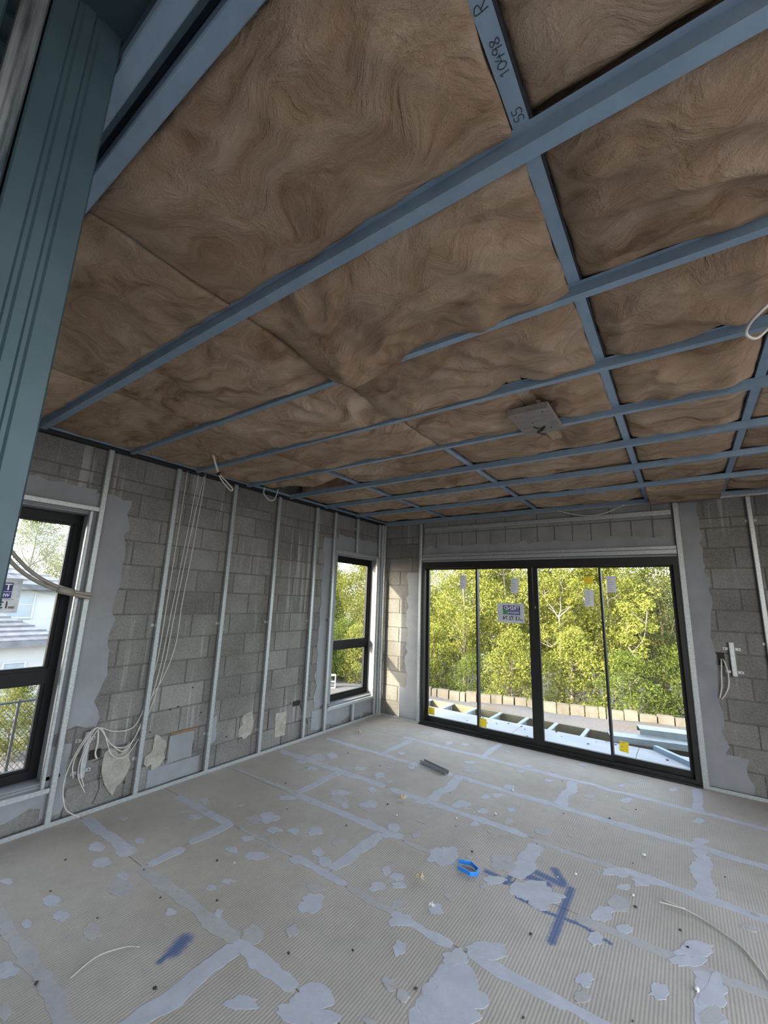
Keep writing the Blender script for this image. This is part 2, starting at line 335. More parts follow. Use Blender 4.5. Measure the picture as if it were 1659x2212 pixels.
floor = MB().box(-0.05, 11.0, -9.0, 0.05, -0.25, -0.013).build('floor', M['filler2']); tag(floor, 'ribbed beige floor sheeting with grey filled joints', kind='structure')  # slab extended out of view as an added terrace bouncing sunlight indoors
ylines = [0.02, -0.62, -1.235, -1.85, -2.45, -3.04, -3.65, -4.26, -4.87, -5.5]
xj = [[1.79, 3.61], [0.92, 2.69, 4.5], [1.82, 3.61], [0.90, 2.70, 4.5], [1.80, 3.61], [0.90, 2.70, 4.5], [1.83, 3.62], [0.92, 2.7, 4.5], [1.8, 3.6]]
for r in range(9):
    xs = [-0.03] + xj[r] + [RX]
    for a, b in zip(xs, xs[1:]):
        MB().box(a+0.0025, b-0.0025, ylines[r+1]+0.0025, ylines[r]-0.0025, -0.013, 0.0).build('floor_sheet', M['floor'], floor)
def flat_patch(name, outline, z0, z1, mat, parent, ax=2):
    """irregular outline (2d) as a thin slab; ax = normal axis, z0 back, z1 front"""
    def P(a, b, c): return (a, b, c) if ax == 2 else ((c, a, b) if ax == 0 else (a, c, b))
    n = len(outline); v = [P(a, b, z0) for a, b in outline] + [P(a, b, z1) for a, b in outline]
    ar = sum(outline[i][0]*outline[(i+1) % n][1] - outline[(i+1) % n][0]*outline[i][1] for i in range(n))
    f = [tuple(range(n, 2*n))] + [(i, (i+1) % n, n+(i+1) % n, n+i) for i in range(n)]
    me = bpy.data.meshes.new(name); me.from_pydata(v, [], f); me.validate(); me.update(); me.materials.append(mat)
    return link(name, me, parent)
def blob(cx, cy, rx, ry, ang, n=30, rough=0.26):
    s = random.random()*50; out = []
    for k in range(n):
        a = 2*math.pi*k/n; m = 1 + rough*2*noise.noise((math.cos(a)*1.3+s, math.sin(a)*1.3, s*0.7)) + 0.22*noise.noise((math.cos(a)*4+s, math.sin(a)*4, s)) + random.uniform(-0.05, 0.05)
        x, y = rx*m*math.cos(a), ry*m*math.sin(a)
        out.append((cx + x*math.cos(ang) - y*math.sin(ang), cy + x*math.sin(ang) + y*math.cos(ang)))
    return out
def strip(a, b, w, step=0.028, wob=0.42):
    a = Vector(a); b = Vector(b); L = (b-a).length; n = max(4, int(L/step)); d = (b-a)/L; p = Vector((-d.y, d.x)); s = random.random()*90
    l1, l2 = [], []
    for i in range(n+1):
        c = a + d*(L*i/n) + p*0.012*noise.noise((i*0.12+s, 3, 0))
        k = 0.55 if i in (0, n) else 1.0
        l1.append(tuple(c + p*w*k*(1 + wob*1.6*noise.noise((i*0.17+s, 0, 0)) + 0.3*noise.noise((i*0.7+s, 2, 0)) + random.uniform(-.12, .12))))
        l2.append(tuple(c - p*w*k*(1 + wob*1.6*noise.noise((i*0.17+s, 9, 0)) + 0.3*noise.noise((i*0.7+s, 12, 0)) + random.uniform(-.12, .12))))
    return l1 + l2[::-1]
SZ = 0.0006
# long joints: (line index, x start, x end, half width, material)
for k, (yl, x0, x1, hw, mt) in enumerate([
    (-0.60, 0.80, 4.6, .033, 'filler'), (-1.235, 0.15, 1.75, .035, 'filler'), (-1.24, 1.76, 4.9, .040, 'filler'), (-1.84, 0.06, 1.4, .040, 'filler'), (-1.85, 1.45, 2.62, .036, 'filler'),
    (-1.875, 2.66, 3.2, .030, 'filler2'), (-1.86, 3.2, 4.6, .035, 'filler'), (-2.42, 0.12, 0.95, .022, 'filler2'), (-2.43, 0.92, 1.95, .036, 'filler'), (-2.45, 1.98, 2.4, .020, 'filler2'), (-2.47, 3.05, 3.85, .030, 'filler2'),
    (-3.05, 0.22, 0.93, .034, 'filler'), (-3.03, 1.0, 1.5, .014, 'filler2'), (-3.03, 1.52, 1.95, .030, 'filler'), (-3.04, 1.97, 2.3, .022, 'filler2'), (-3.05, 2.28, 2.62, .028, 'filler'), (-3.04, 2.7, 3.5, .030, 'filler'),
    (-3.63, 0.05, 0.74, .038, 'filler'), (-3.65, 0.90, 1.8, .036, 'filler2'), (-3.65, 1.80, 2.2, .034, 'filler'), (-4.26, 0.6, 1.9, .030, 'filler2')]):
    flat_patch('joint_filler', strip((x0, yl), (x1, yl), hw), 0.0, SZ - 0.0002 + 0.00002*k, M[mt], floor)
for k, (x, y0, y1, hw) in enumerate([(1.785, -0.06, -0.58, .030), (3.61, -0.05, -0.58, .035), (0.93, -0.64, -1.2, .035), (2.69, -0.64, -1.22, .045), (1.83, -1.27, -1.82, .045), (3.61, -1.28, -1.84, .05),
    (0.90, -1.85, -2.40, .036), (2.70, -1.92, -2.36, .055), (1.80, -2.47, -2.98, .040), (3.60, -2.48, -3.0, .05), (0.90, -3.04, -3.35, .036), (0.92, -3.40, -3.62, .032), (1.83, -3.66, -4.25, .045), (2.7, -3.1, -3.5, .07)]):
    flat_patch('joint_filler', strip((x, y0), (x, y1), hw), 0.0, SZ + 0.0003 + 0.00002*k, M['filler'], floor)
PATCH = [(0.68, -3.775, 0.064, 0.036, -3.14), (0.482, -3.729, 0.06, 0.034, -3.1), (0.907, -3.757, 0.038, 0.023, -3.05), (0.994, -3.813, 0.075, 0.045, -3.02), (0.474, -4.163, 0.043, 0.021, -2.92), (0.828, -4.073, 0.054, 0.028, -3.01), (0.991, -4.081, 0.053, 0.025, 3.08), (0.925, -4.198, 0.04, 0.017, 3.1), (1.227, -4.031, 0.06, 0.031, 3.07), (1.389, -3.738, 0.033, 0.021, -3.06), (1.385, -3.505, 0.035, 0.024, -2.87), (1.409, -3.419, 0.037, 0.023, -2.67), (1.581, -3.594, 0.034, 0.017, 2.67), (1.829, -3.572, 0.055, 0.042, 2.94), (2.077, -3.822, 0.065, 0.03, -2.57), (2.287, -3.646, 0.085, 0.066, -2.69), (2.317, -3.696, 0.117, 0.054, -2.53), (1.897, -3.251, 0.072, 0.06, 2.63), (1.829, -3.154, 0.044, 0.034, -2.62), (2.093, -2.934, 0.042, 0.038, -2.29), (1.341, -3.173, 0.069, 0.042, -2.6), (1.173, -3.22, 0.042, 0.031, -3.03), (1.139, -3.079, 0.042, 0.031, -2.84), (0.97, -2.901, 0.058, 0.046, -3.11), (1.039, -2.811, 0.077, 0.062, -2.89), (1.193, -2.899, 0.049, 0.039, -2.84), (1.309, -2.824, 0.037, 0.033, 3.07), (1.427, -2.729, 0.053, 0.047, 2.68), (1.638, -2.74, 0.048, 0.046, 2.69), (1.612, -2.9, 0.045, 0.04, 2.73), (1.717, -2.948, 0.05, 0.042, 2.5), (1.562, -3.042, 0.043, 0.033, 2.62), (1.168, -2.186, 0.085, 0.058, -2.47), (1.233, -2.276, 0.082, 0.07, -2.52), (1.353, -2.331, 0.037, 0.032, 2.32), (1.489, -2.196, 0.068, 0.065, 1.59), (1.347, -1.964, 0.044, 0.035, 2.1), (0.618, -3.146, 0.046, 0.03, -2.81), (0.48, -3.137, 0.045, 0.023, -2.61), (0.618, -3.533, 0.039, 0.024, 3.08), (0.906, -2.51, 0.063, 0.039, -2.54), (0.453, -2.96, 0.043, 0.031, 3.03), (1.167, -4.333, 0.065, 0.029, -2.76), (1.393, -4.39, 0.05, 0.019, 3.07), (0.47, -1.722, 0.088, 0.079, 2.58), (0.564, -1.599, 0.089, 0.047, 2.31), (0.435, -1.929, 0.049, 0.044, 2.88), (0.626, -1.963, 0.048, 0.033, -2.5), (0.885, -1.743, 0.058, 0.044, -2.43), (0.993, -1.666, 0.058, 0.044, -2.38), (1.223, -1.682, 0.061, 0.047, 2.08), (2.259, -2.455, 0.098, 0.079, -1.94), (2.27, -2.351, 0.055, 0.043, -2.02), (2.585, -2.266, 0.103, 0.07, 1.53), (2.794, -2.406, 0.135, 0.076, -2.26), (2.878, -2.435, 0.121, 0.052, -2.37), (2.877, -2.5, 0.055, 0.036, -1.99), (2.606, -2.451, 0.065, 0.032, -2.36), (2.0, -2.334, 0.058, 0.032, 2.04), (1.826, -2.348, 0.055, 0.043, 2.01), (1.839, -2.453, 0.052, 0.035, 2.11), (2.142, -2.787, 0.042, 0.036, -2.14), (2.189, -2.846, 0.045, 0.027, -2.42), (2.271, -2.984, 0.044, 0.034, 2.01), (2.45, -2.883, 0.039, 0.032, 1.54), (2.35, -3.063, 0.059, 0.037, -2.42), (2.429, -3.211, 0.044, 0.03, 2.07), (2.057, -2.778, 0.043, 0.028, 2.13), (2.458, -1.741, 0.058, 0.035, 1.66), (2.263, -1.941, 0.04, 0.03, 1.41), (2.398, -1.546, 0.045, 0.031, -1.8), (2.154, -1.451, 0.045, 0.033, -1.84), (2.232, -1.364, 0.057, 0.039, -2.04), (2.853, -0.872, 0.066, 0.037, -2.07), (3.118, -0.751, 0.062, 0.032, -2.09), (3.182, -1.908, 0.088, 0.041, -2.27), (3.309, -1.909, 0.075, 0.039, -1.87), (3.232, -2.04, 0.045, 0.022, -2.24), (3.225, -2.22, 0.074, 0.039, 1.34), (3.162, -2.364, 0.075, 0.043, -1.88), (3.273, -2.403, 0.048, 0.026, -2.09), (3.161, -2.574, 0.053, 0.029, 1.4), (3.161, -2.857, 0.05, 0.03, -1.86), (3.164, -2.955, 0.041, 0.025, -1.91), (3.432, -2.723, 0.056, 0.029, -1.95), (3.562, -2.35, 0.111, 0.044, -2.31), (3.526, -2.453, 0.082, 0.031, -2.34), (3.621, -2.585, 0.104, 0.042, 1.31), (3.611, -2.719, 0.062, 0.029, -2.04), (2.74, -3.286, 0.149, 0.111, -2.2), (2.76, -3.369, 0.101, 0.045, -2.44), (2.754, -2.968, 0.101, 0.056, -2.35), (2.663, -3.103, 0.066, 0.047, -2.22), (2.694, -1.723, 0.066, 0.039, -2.17), (2.062, -1.71, 0.076, 0.058, 1.51), (2.238, -1.71, 0.051, 0.037, -1.79), (3.605, -1.14, 0.073, 0.033, -2.13), (3.607, -0.775, 0.06, 0.028, -2.08), (1.834, -1.015, 0.093, 0.069, -1.76), (2.253, -1.145, 0.063, 0.043, -1.98), (2.157, -1.462, 0.047, 0.034, -1.84), (1.351, -1.334, 0.043, 0.036, 1.67), (1.752, -0.824, 0.062, 0.037, -2.25), (0.917, -0.309, 0.081, 0.062, -2.07), (1.476, -0.357, 0.049, 0.036, -1.92), (2.247, -0.549, 0.054, 0.033, -2.09), (2.496, -0.766, 0.054, 0.029, -2.21), (3.439, -0.22, 0.057, 0.027, -2.04), (3.134, -0.258, 0.058, 0.028, -2.17), (3.055, -0.444, 0.045, 0.024, -1.98), (2.228, -0.72, 0.05, 0.027, -2.24), (2.076, -1.691, 0.048, 0.036, -1.89), (1.788, -1.886, 0.044, 0.035, -2.13), (1.365, -1.727, 0.036, 0.033, 1.49), (1.313, -0.424, 0.049, 0.037, -1.91), (2.665, -0.112, 0.056, 0.029, -2.18), (1.077, -1.079, 0.044, 0.038, 1.5), (1.362, -1.977, 0.04, 0.028, 2.15)]
for k, (x, y, a, b, an) in enumerate(PATCH):
    flat_patch('filler_patch', blob(x, y, a, b, an), 0.0, 0.0012 + 0.000006*k, M['filler2' if k % 5 == 3 else 'filler'], floor)
for k in range(60):      # screw-hole dabs too small to digitise singly, scattered over the sheets
    x, y = random.uniform(0.2, 4.3), random.uniform(-4.5, -0.15); r = random.uniform(0.012, 0.026)
    flat_patch('filler_patch', blob(x, y, r*1.4, r, random.random()*3), 0.0, 0.0020 + 0.000004*k, M['filler2'], floor)

# left wall, a body of mortar with openings, blocks proud of it
def wall_body(mb, ax, lo, hi, front, back, z1, opens):
    cuts = sorted(opens); cur = lo
    def bx(a, b, c, d):
        if b - a > 1e-4 and d - c > 1e-4:
            if ax == 1: mb.box(back, front, a, b, c, d)
            else: mb.box(a, b, front, back, c, d)
    for (a, b, c, d) in cuts:
        bx(cur, a, -0.25, z1); bx(a, b, -0.25, c); bx(a, b, d, z1); cur = b
    bx(cur, hi, -0.25, z1)
MR = 0.007
mb = MB(); wall_body(mb, 1, -9.0, 0.05, BX-MR, -0.25, 2.95, [W1, W2]); wl = mb.build('wall_left', M['mortar']); tag(wl, 'grey concrete block wall with two tall windows', kind='structure')
mb = MB(); wall_body(mb, 0, -0.25, RX, BY+MR, 0.25, 2.95, [DR]); wb = mb.build('wall_back', M['mortar']); tag(wb, 'grey concrete block wall around the sliding glass door', kind='structure')
tag(MB().box(RX, RX+0.2, -1.6, 0.25, -0.25, 2.95).build('wall_right', M['lintel']), 'bare block wall closing the room', kind='structure')
tag(MB().box(-1.65, -0.26, -9.0, -5.3, -1.6, 2.95).build('wall_sunblock', M['lintel']), 'unseen block wing added outside to keep sun out of the window', kind='structure')  # added out of view to shade the window beside the jamb
tag(MB().box(-0.25, RX, -9.2, -9.0, -0.25, 2.95).build('wall_rear', M['lintel']), 'unseen bare block wall behind the opening, blocking the sun', kind='structure')  # unseen wall behind the camera, put here to keep low sun off the floor
# corrugated roof underside above the battens
mb = MB(); n = 72
for i in range(n):
    x0 = -0.5 + (RX+0.6)*i/n; x1 = -0.5 + (RX+0.6)*(i+0.5)/n; x2 = -0.5 + (RX+0.6)*(i+1)/n
    mb.box(x0, x1, -9.3, 0.5, 2.955, 2.985); mb.box(x1, x2, -9.3, 0.5, 2.970, 3.0)
tag(mb.build('ceiling', M['teal']), 'dark steel roof sheeting above the insulation', kind='structure')

courses = [0.0, .2, .4, .6, .8, 1.0, 1.2, 1.4, 1.6, 1.8, 2.0, 2.2, 2.4, 2.5, 2.7]
_bm = {}
def block_mesh(ax, wd, ht, mat):
    key = (ax, round(wd, 2), round(ht, 2), mat)
    if key not in _bm:
        c = 0.004; d = 0.05; hw, hh = wd/2, ht/2; rings = [(hw, hh, 0.0), (hw, hh, d-0.003), (hw-c, hh-c, d)]; mb = MB()
        for (a, b, t) in rings:
            for (p, q) in ((-a, -b), (a, -b), (a, b), (-a, b)):
                mb.v.append((t, p, q) if ax == 0 else (p, -t, q))
        for r in range(2):
            for i in range(4): mb.f.append((r*4+i, r*4+(i+1) % 4, r*4+4+(i+1) % 4, r*4+4+i))
        mb.f.append((8, 9, 10, 11)); _bm[key] = mb.mesh('block', M[mat])
    return _bm[key]
def lay(ax, lo, hi, opens, parent, base, rows=courses, off0=0.0, mat='block', bw=0.4):
    for r in range(len(rows)-1):
        z0, z1 = rows[r], rows[r+1]; s = lo - bw + (bw/2 if r % 2 else 0) + off0
        while s < hi:
            a, b = max(s, lo), min(s+bw, hi); spans = [(a, b)]
            for (o0, o1, c0, c1) in opens:
                if z1 > c0+0.02 and z0 < c1-0.02:
                    nsp = []
                    for (p, q) in spans:
                        if q <= o0 or p >= o1: nsp.append((p, q)); continue
                        if p < o0: nsp.append((p, o0))
                        if q > o1: nsp.append((o1, q))
                    spans = nsp
            for (p, q) in spans:
                if q - p < 0.05: continue
                me = block_mesh(ax, q-p-0.010, z1-z0-0.010, mat); t = base + random.uniform(-0.0015, 0.001)
                o = link('block', me, parent, (t-0.05, (p+q)/2, (z0+z1)/2) if ax == 0 else ((p+q)/2, t+0.05, (z0+z1)/2))
            s += bw
lay(0, -4.95, BY, [W1, W2], wl, BX)
lay(1, BX, 0.665, [(0.655, 9, 0, 9)], wb, BY, off0=0.13)
lay(1, 3.66, RX, [], wb, BY, off0=0.05)
lay(1, 0.665, 3.66, [], wb, BY, rows=[2.31, 2.53], mat='lintel', bw=0.2)
lay(1, 0.665, 3.66, [], wb, BY, rows=[2.53, 2.72], mat='lintel', bw=0.4)
def rough_rect(a0, a1, b0, b1, amp, free='lrtb', step=0.06):
    """rectangle whose named edges wander"""
    s = random.random()*70; pts = []
    def seg(p, q, wander, k):
        n = max(2, int(math.hypot(q[0]-p[0], q[1]-p[1])/step))
        for i in range(n):
            t = i/n; x = p[0]+(q[0]-p[0])*t; y = p[1]+(q[1]-p[1])*t
            dd = amp*1.6*noise.noise((s+k*13, t*n*0.55, 0)) + amp*0.35*noise.noise((s+k*31, t*n*1.3, 5)) if wander and i else 0
            pts.append((x + (dd if k in (1, 3) else 0), y + (dd if k in (0, 2) else 0)))
    seg((a0, b0), (a1, b0), 'b' in free, 0); seg((a1, b0), (a1, b1), 'r' in free, 1); seg((a1, b1), (a0, b1), 't' in free, 2); seg((a0, b1), (a0, b0), 'l' in free, 3)
    return pts
RF = BX + 0.004
def curve_pts2(pts):
    c = curve_pts([(a, b, 0) for a, b in pts], 7)
    return [(q.x+0.006*noise.noise((q.y*60, q.x*20, 1)), q.y+0.004*noise.noise((q.x*70, 4, q.y*20))) for q in c]
for (a0, a1, b0, b1, fr) in [(-3.885, -3.62, 0.58, 2.33, 'rtb'), (-4.95, -3.885, 0.12, 0.268, 'b'), (-4.95, -3.885, 2.172, 2.36, 't'), (-1.27, -1.0, 0.30, 2.36, 'ltb'), (-1.0, 0.05, 2.172, 2.42, 't'), (-1.30, 0.05, 0.06, 0.268, 'b'), (-3.885, -3.76, 0.05, 0.50, 'rt')]:
    flat_patch('render_coat', rough_rect(a0, a1, b0, b1, 0.03, fr), BX-0.003, RF, M['render'], wl, 0)
for (a0, a1, b0, b1, fr) in [(0.41, 0.66, 0.02, 1.98, 'l'), (0.30, 0.66, 0.02, 0.42, 'lt'), (3.66, 3.87, 0.02, 2.68, 'r'), (3.66, 4.02, 0.02, 0.30, 'rt'), (0.66, 3.66, 2.14, 2.345, 't')]:
    flat_patch('render_coat', rough_rect(a0, a1, b0, b1, 0.04, fr), BY+0.003, BY-0.004 - random.uniform(0, 0.0008), M['render'], wb, 1)
# patched and broken spots low on the left wall
for (cy, cz, ry, rz, mt, d) in [(-3.43, 0.25, 0.085, 0.15, 'plaster', 0.012), (-3.13, 0.27, 0.075, 0.13, 'plaster', 0.012), (-2.22, 0.30, 0.09, 0.12, 'plaster', 0.004), (-2.62, 0.36, 0.06, 0.10, 'render', 0.006)]:
    flat_patch('mortar_patch', blob(cy, cz, ry, rz, 0, 20, 0.3), BX-0.003, BX+d, M[mt], wl, 0)
flat_patch('mortar_patch', rough_rect(-1.85, -1.70, 0.10, 0.35, 0.01), BX-0.003, BX+0.005, M['plaster'], wl, 0)
flat_patch('foam_bead', rough_rect(-3.02, -2.78, 0.385, 0.405, 0.008), BX-0.003, BX+0.008, M['rust'], wl, 0)
flat_patch('cement_panel', rough_rect(-3.02, -2.80, 0.17, 0.38, 0.006), BX-0.003, BX+0.006, M['render'], wl, 0)
flat_patch('cement_panel', rough_rect(-3.18, -2.72, 0.02, 0.16, 0.008), BX-0.003, BX+0.005, M['render'], wl, 0)
for pts in ([(-3.53, .36), (-3.54, .22), (-3.53, .12), (-3.56, .04)], [(-3.47, .33), (-3.49, .22), (-3.50, .14)], [(-3.60, .33), (-3.5, .35), (-3.44, .34)], [(-3.03, .39), (-3.035, .17)], [(-2.80, .39), (-2.79, .22)], [(-1.95, .42), (-1.95, .2)], [(-2.31, .40), (-2.31, .16)]):
    MB().tube([(BX+0.001, y, z) for y, z in curve_pts2(pts)], 0.0026, 5).build('crack', M['hole'], wl)
for (y, z, w_, h_) in [(-3.595, 0.385, 0.075, 0.065), (-1.56, 0.40, 0.10, 0.055)]:
    MB().box(BX-0.01, BX+0.0035, y-w_/2, y+w_/2, z-h_/2, z+h_/2).build('outlet_hole', M['hole'], wl)
for y, z in [(-2.86, .75), (-3.05, .60), (-2.75, .52), (-2.45, .25), (-1.35, .45), (-1.30, .16), (-1.65, .42), (-3.2, .45), (-2.9, .10), (-3.35, .12), (-1.78, .13), (-2.98, .61)]:
    MB().tube([(BX-0.01, y, z), (BX+0.003, y, z)], 0.007, 8).build('drill_hole', M['hole'], wl)
MB().box(3.88, 3.935, BY-0.004, BY+0.02, 1.09, 1.205).build('outlet_hole', M['hole'], wb)

# ------------------------------------------------------------------ windows and sliding door
def sheet_box(mb, ax, fr, a0, a1, b0, b1, d0, d1):
    """ring of bars fr=(left,right,bottom,top) in a plane; ax normal axis"""
    def bx(p, q, r, s):
        if ax == 0: mb.box(d0, d1, p, q, r, s)
        else: mb.box(p, q, d0, d1, r, s)
    l, r, b, t = fr
    bx(a0, a0+l, b0, b1); bx(a1-r, a1, b0, b1); bx(a0+l, a1-r, b0, b0+b); bx(a0+l, a1-r, b1-t, b1)
def pane_box(ax, a0, a1, b0, b1, d):
    m = MB()
    return m.box(d-0.003, d+0.003, a0, a1, b0, b1) if ax == 0 else m.box(a0, a1, d-0.003, d+0.003, b0, b1)
def window(n, W, label):
    y0, y1, z0, z1 = W; r = empty(f'window_{n}', (-0.20, (y0+y1)/2, z0)); tag(r, label, kind='structure')
    def add(mb, name, mat, par=None):
        o = mb.build(name, mat)
        if par is None: o.location = (0.20, -(y0+y1)/2, -z0); o.parent = r
        else: o.parent = par
        return o
    mb = MB(); sheet_box(mb, 0, (0.055, 0.055, 0.06, 0.07), y0+0.012, y1-0.012, z0+0.012, z1-0.012, -0.228, -0.168); add(mb, 'window_frame', M['black_alu'])
    zt = 0.975
    tr = add(MB().box(-0.222, -0.160, y0+0.067, y1-0.067, zt-0.055, zt+0.045), 'transom', M['black_alu'])
    add(MB().box(-0.160, -0.150, y0+0.1, y1-0.1, zt+0.015, zt+0.030), 'transom_lip', M['black_alu'], tr)
    up = MB(); sheet_box(up, 0, (0.022, 0.022, 0.012, 0.018), y0+0.067, y1-0.067, zt+0.045, z1-0.082, -0.21, -0.18); u = add(up, 'upper_sash', M['black_alu'])
    add(pane_box(0, y0+0.089, y1-0.089, zt+0.057, z1-0.100, -0.196), 'pane', M['glass'], u)
    lo = MB(); sheet_box(lo, 0, (0.022, 0.022, 0.018, 0.012), y0+0.067, y1-0.067, z0+0.072, zt-0.055, -0.21, -0.18); l = add(lo, 'lower_sash', M['black_alu'])
    add(pane_box(0, y0+0.089, y1-0.089, z0+0.090, zt-0.067, -0.196), 'pane', M['glass'], l)
    rv = MB()
    rv.box(-0.24, BX+0.002, y1-0.012, y1, z0, z1); rv.box(-0.24, BX+0.002, y0, y0+0.012, z0, z1); rv.box(-0.24, BX+0.002, y0+0.012, y1-0.012, z1-0.012, z1); rv.box(-0.24, BX+0.002, y0+0.012, y1-0.012, z0, z0+0.012)
    add(rv, 'reveal', M['render'])
    return r
window(1, W1, 'tall black-framed window beside the curved conduits')
window(2, W2, 'tall black-framed window beside the room corner')

d = empty('door_1', (2.16, 0.08, 0)); tag(d, 'wide four-panel dark bronze sliding glass door', kind='structure')
def dadd(mb, name, mat, par=None):
    o = mb.build(name, mat)
    if par is None: o.location = (-2.16, -0.08, 0); o.parent = d
    else: o.parent = par
    return o
mb = MB(); sheet_box(mb, 1, (0.045, 0.045, 0.05, 0.085), DR[0]+0.005, DR[1]-0.005, -0.005, 2.125, 0.02, 0.15); dadd(mb, 'door_frame', M['bronze'])
for (a, b, l, r_, yy) in [(0.705, 1.475, 0.035, 0.022, 0.105), (1.455, 2.185, 0.022, 0.055, 0.065), (2.190, 2.935, 0.058, 0.022, 0.065), (2.915, 3.615, 0.022, 0.04, 0.105)]:
    mb = MB(); sheet_box(mb, 1, (l, r_, 0.055, 0.018), a, b, 0.045, 2.04, yy-0.018, yy+0.018); s = dadd(mb, 'sliding_sash', M['bronze'])
    dadd(pane_box(1, a+l, b-r_, 0.10, 2.022, yy), 'pane', M['glass'], s)
    if abs(a-2.19) < 0.01: dadd(MB().box(2.205, 2.217, 0.040, 0.047, 1.545, 1.57), 'sash_button', M['galv'], s)
mb = MB(); mb.box(DR[0], DR[1], 0.02, 0.24, 2.125, 2.14); mb.box(DR[0]-0.0, DR[0]+0.005, 0.02, 0.24, 0, 2.14); mb.box(DR[1]-0.005, DR[1], 0.02, 0.24, 0, 2.14); dadd(mb, 'reveal', M['render'])
dadd(MB().box(0.66, 3.66, -0.02, 0.02, 0.0, 0.016), 'sill_lip', M['bronze'])

# ------------------------------------------------------------------ steel wall framing
G_STUD = 'galvanised studs on the block walls'
def channel(w=0.038, dpt=0.030, lip=0.006):
    return [(-w/2+lip, -dpt), (-w/2, -dpt), (-w/2, -0.004), (-w/2+0.004, 0), (w/2-0.004, 0), (w/2, -0.004), (w/2, -dpt), (w/2-lip, -dpt)]
def stud(wall, pos, z0, z1, label, clips=(1.31,), w=0.038, dpt=0.034, group=G_STUD, name='wall_stud'):
    r = empty(name, (0, pos, z0) if wall == 'L' else (pos, 0, z0)); tag(r, label, 'stud', group)
    if wall == 'L': mb = MB().sheet_sweep(channel(w, dpt), -0.0012, (0, 0, 0), (0, 0, z1-z0), (0, 1, 0), (1, 0, 0))
    else: mb = MB().sheet_sweep(channel(w, dpt), 0.0012, (0, 0, 0), (0, 0, z1-z0), (1, 0, 0), (0, -1, 0))
    mb.build('channel', M['galv'], r)
    for cz in clips:
        h = cz - z0
        for sgn in (-1, 1):
            a, b = sorted((sgn*w/2, sgn*(w/2+0.022))); c0, c1 = (a, a+0.002) if sgn > 0 else (b-0.002, b); mb = MB()
            # L-shaped clip: a foot on the blocks and an ear up the stud side, one profile
            pr = [(a, 0), (b, 0), (b, 0.004), (c1, 0.004), (c1, 0.04), (c0, 0.04), (c0, 0.004)] if sgn > 0 else [(a, 0), (b, 0), (b, 0.04), (c0, 0.04), (c0, 0.004), (a, 0.004)]
            if sgn > 0: pr = [(a, 0), (b, 0), (b, 0.004), (c1, 0.004), (c1, 0.04), (c0, 0.04)]
            if wall == 'L': mb.sweep(pr, (BX, 0, h-0.012), (BX, 0, h+0.012), (0, 1, 0), (1, 0, 0))
            else: mb.sweep(pr, (0, BY, h-0.012), (0, BY, h+0.012), (1, 0, 0), (0, -1, 0))
            mb.build('wall_clip', M['galv'], r)
    return r
def rail(wall, a0, a1, z, label, h=0.032, dpt=0.036, up=True, name='steel_track', cat='track', x=0.0):
    r = empty(name, (x, (a0+a1)/2, z) if wall == 'L' else ((a0+a1)/2, -x, z)); tag(r, label, cat)
    L = (a1-a0)/2; pr = [(0, -dpt), (0, 0), (h, 0), (h, -0.004)] if up else [(h, -dpt), (h, 0), (0, 0), (0, -0.004)]
    if wall == 'L': mb = MB().sheet_sweep(pr, 0.0012, (0, -L, 0), (0, L, 0), (0, 0, 1), (1, 0, 0))
    else: mb = MB().sheet_sweep(pr, 0.0012, (-L, 0, 0), (L, 0, 0), (0, 0, 1), (0, -1, 0))
    mb.build('channel', M['galv'], r); return r
stud('L', -3.843, 0.002, 2.695, 'galvanised stud beside the window that the curved conduits cross', (0.30,))
stud('L', -3.275, 0.002, 2.695, 'galvanised stud with white cables hanging down behind it', (1.31, 0.28))
stud('L', -2.665, 0.002, 2.695, 'galvanised stud between the cable-hung stud and the middle of the block wall', (1.31, 0.33))
stud('L', -2.075, 0.002, 2.695, 'galvanised stud on bare blockwork, two along from the cable-hung stud', (1.31, 0.24))
stud('L', -1.458, 0.002, 2.695, 'galvanised stud just beside the small square hole in the blockwork', (1.31, 0.25))
stud('L', -1.108, 0.002, 2.695, 'galvanised jamb stud along the rendered edge of the corner window', (1.31,))
stud('L', -0.63, 2.205, 2.695, 'short galvanised stud above the corner window', (2.55,))
stud('L', -0.57, 0.03, 0.245, 'short galvanised stud under the sill of the corner window', ())
stud('L', -0.095, 0.002, 2.695, 'galvanised jamb stud between the corner window and the corner', (1.31, 0.3))
for k, (x, y) in enumerate([(0.016, -0.045), (0.044, -0.018)]):
    stud('L', y, 0.002, 2.695, ['galvanised stud packed into the room corner on the window side', 'galvanised stud packed into the room corner on the door side'][k], (), w=0.03).location.x = x
stud('B', 0.637, 0.002, 2.68, 'galvanised jamb stud at the corner end of the sliding door', (1.3,))
stud('B', 3.685, 0.002, 2.68, 'galvanised jamb stud between the sliding door and the wired outlet', (1.305, 0.24), w=0.05)
stud('B', 4.262, 0.002, 2.68, 'galvanised stud on bare blockwork beyond the wired outlet', (1.31, 2.45))
stud('B', 4.86, 0.002, 2.68, 'galvanised stud on blockwork farthest from the sliding door', (1.31,))
rail('L', -4.95, -0.01, 0.0, 'long galvanised floor track under the studs of the block wall', 0.028)
rail('B', 0.02, 0.655, 0.0, 'short galvanised floor track between corner and sliding door', 0.028, x=0.0)
rail('B', 3.662, RX, 0.0, 'galvanised floor track beside the sliding door', 0.028)
rail('L', -4.95, -3.865, 2.185, 'galvanised head track over the window with curved conduits', 0.03)
rail('L', -4.95, -3.865, 0.222, 'galvanised sill track under the window with curved conduits', 0.03, up=False, dpt=0.05)
rail('L', -1.085, -0.115, 2.178, 'galvanised head track over the corner window', 0.03)
rail('L', -1.085, -0.115, 0.238, 'galvanised sill track under the corner window', 0.03, up=False, dpt=0.05)
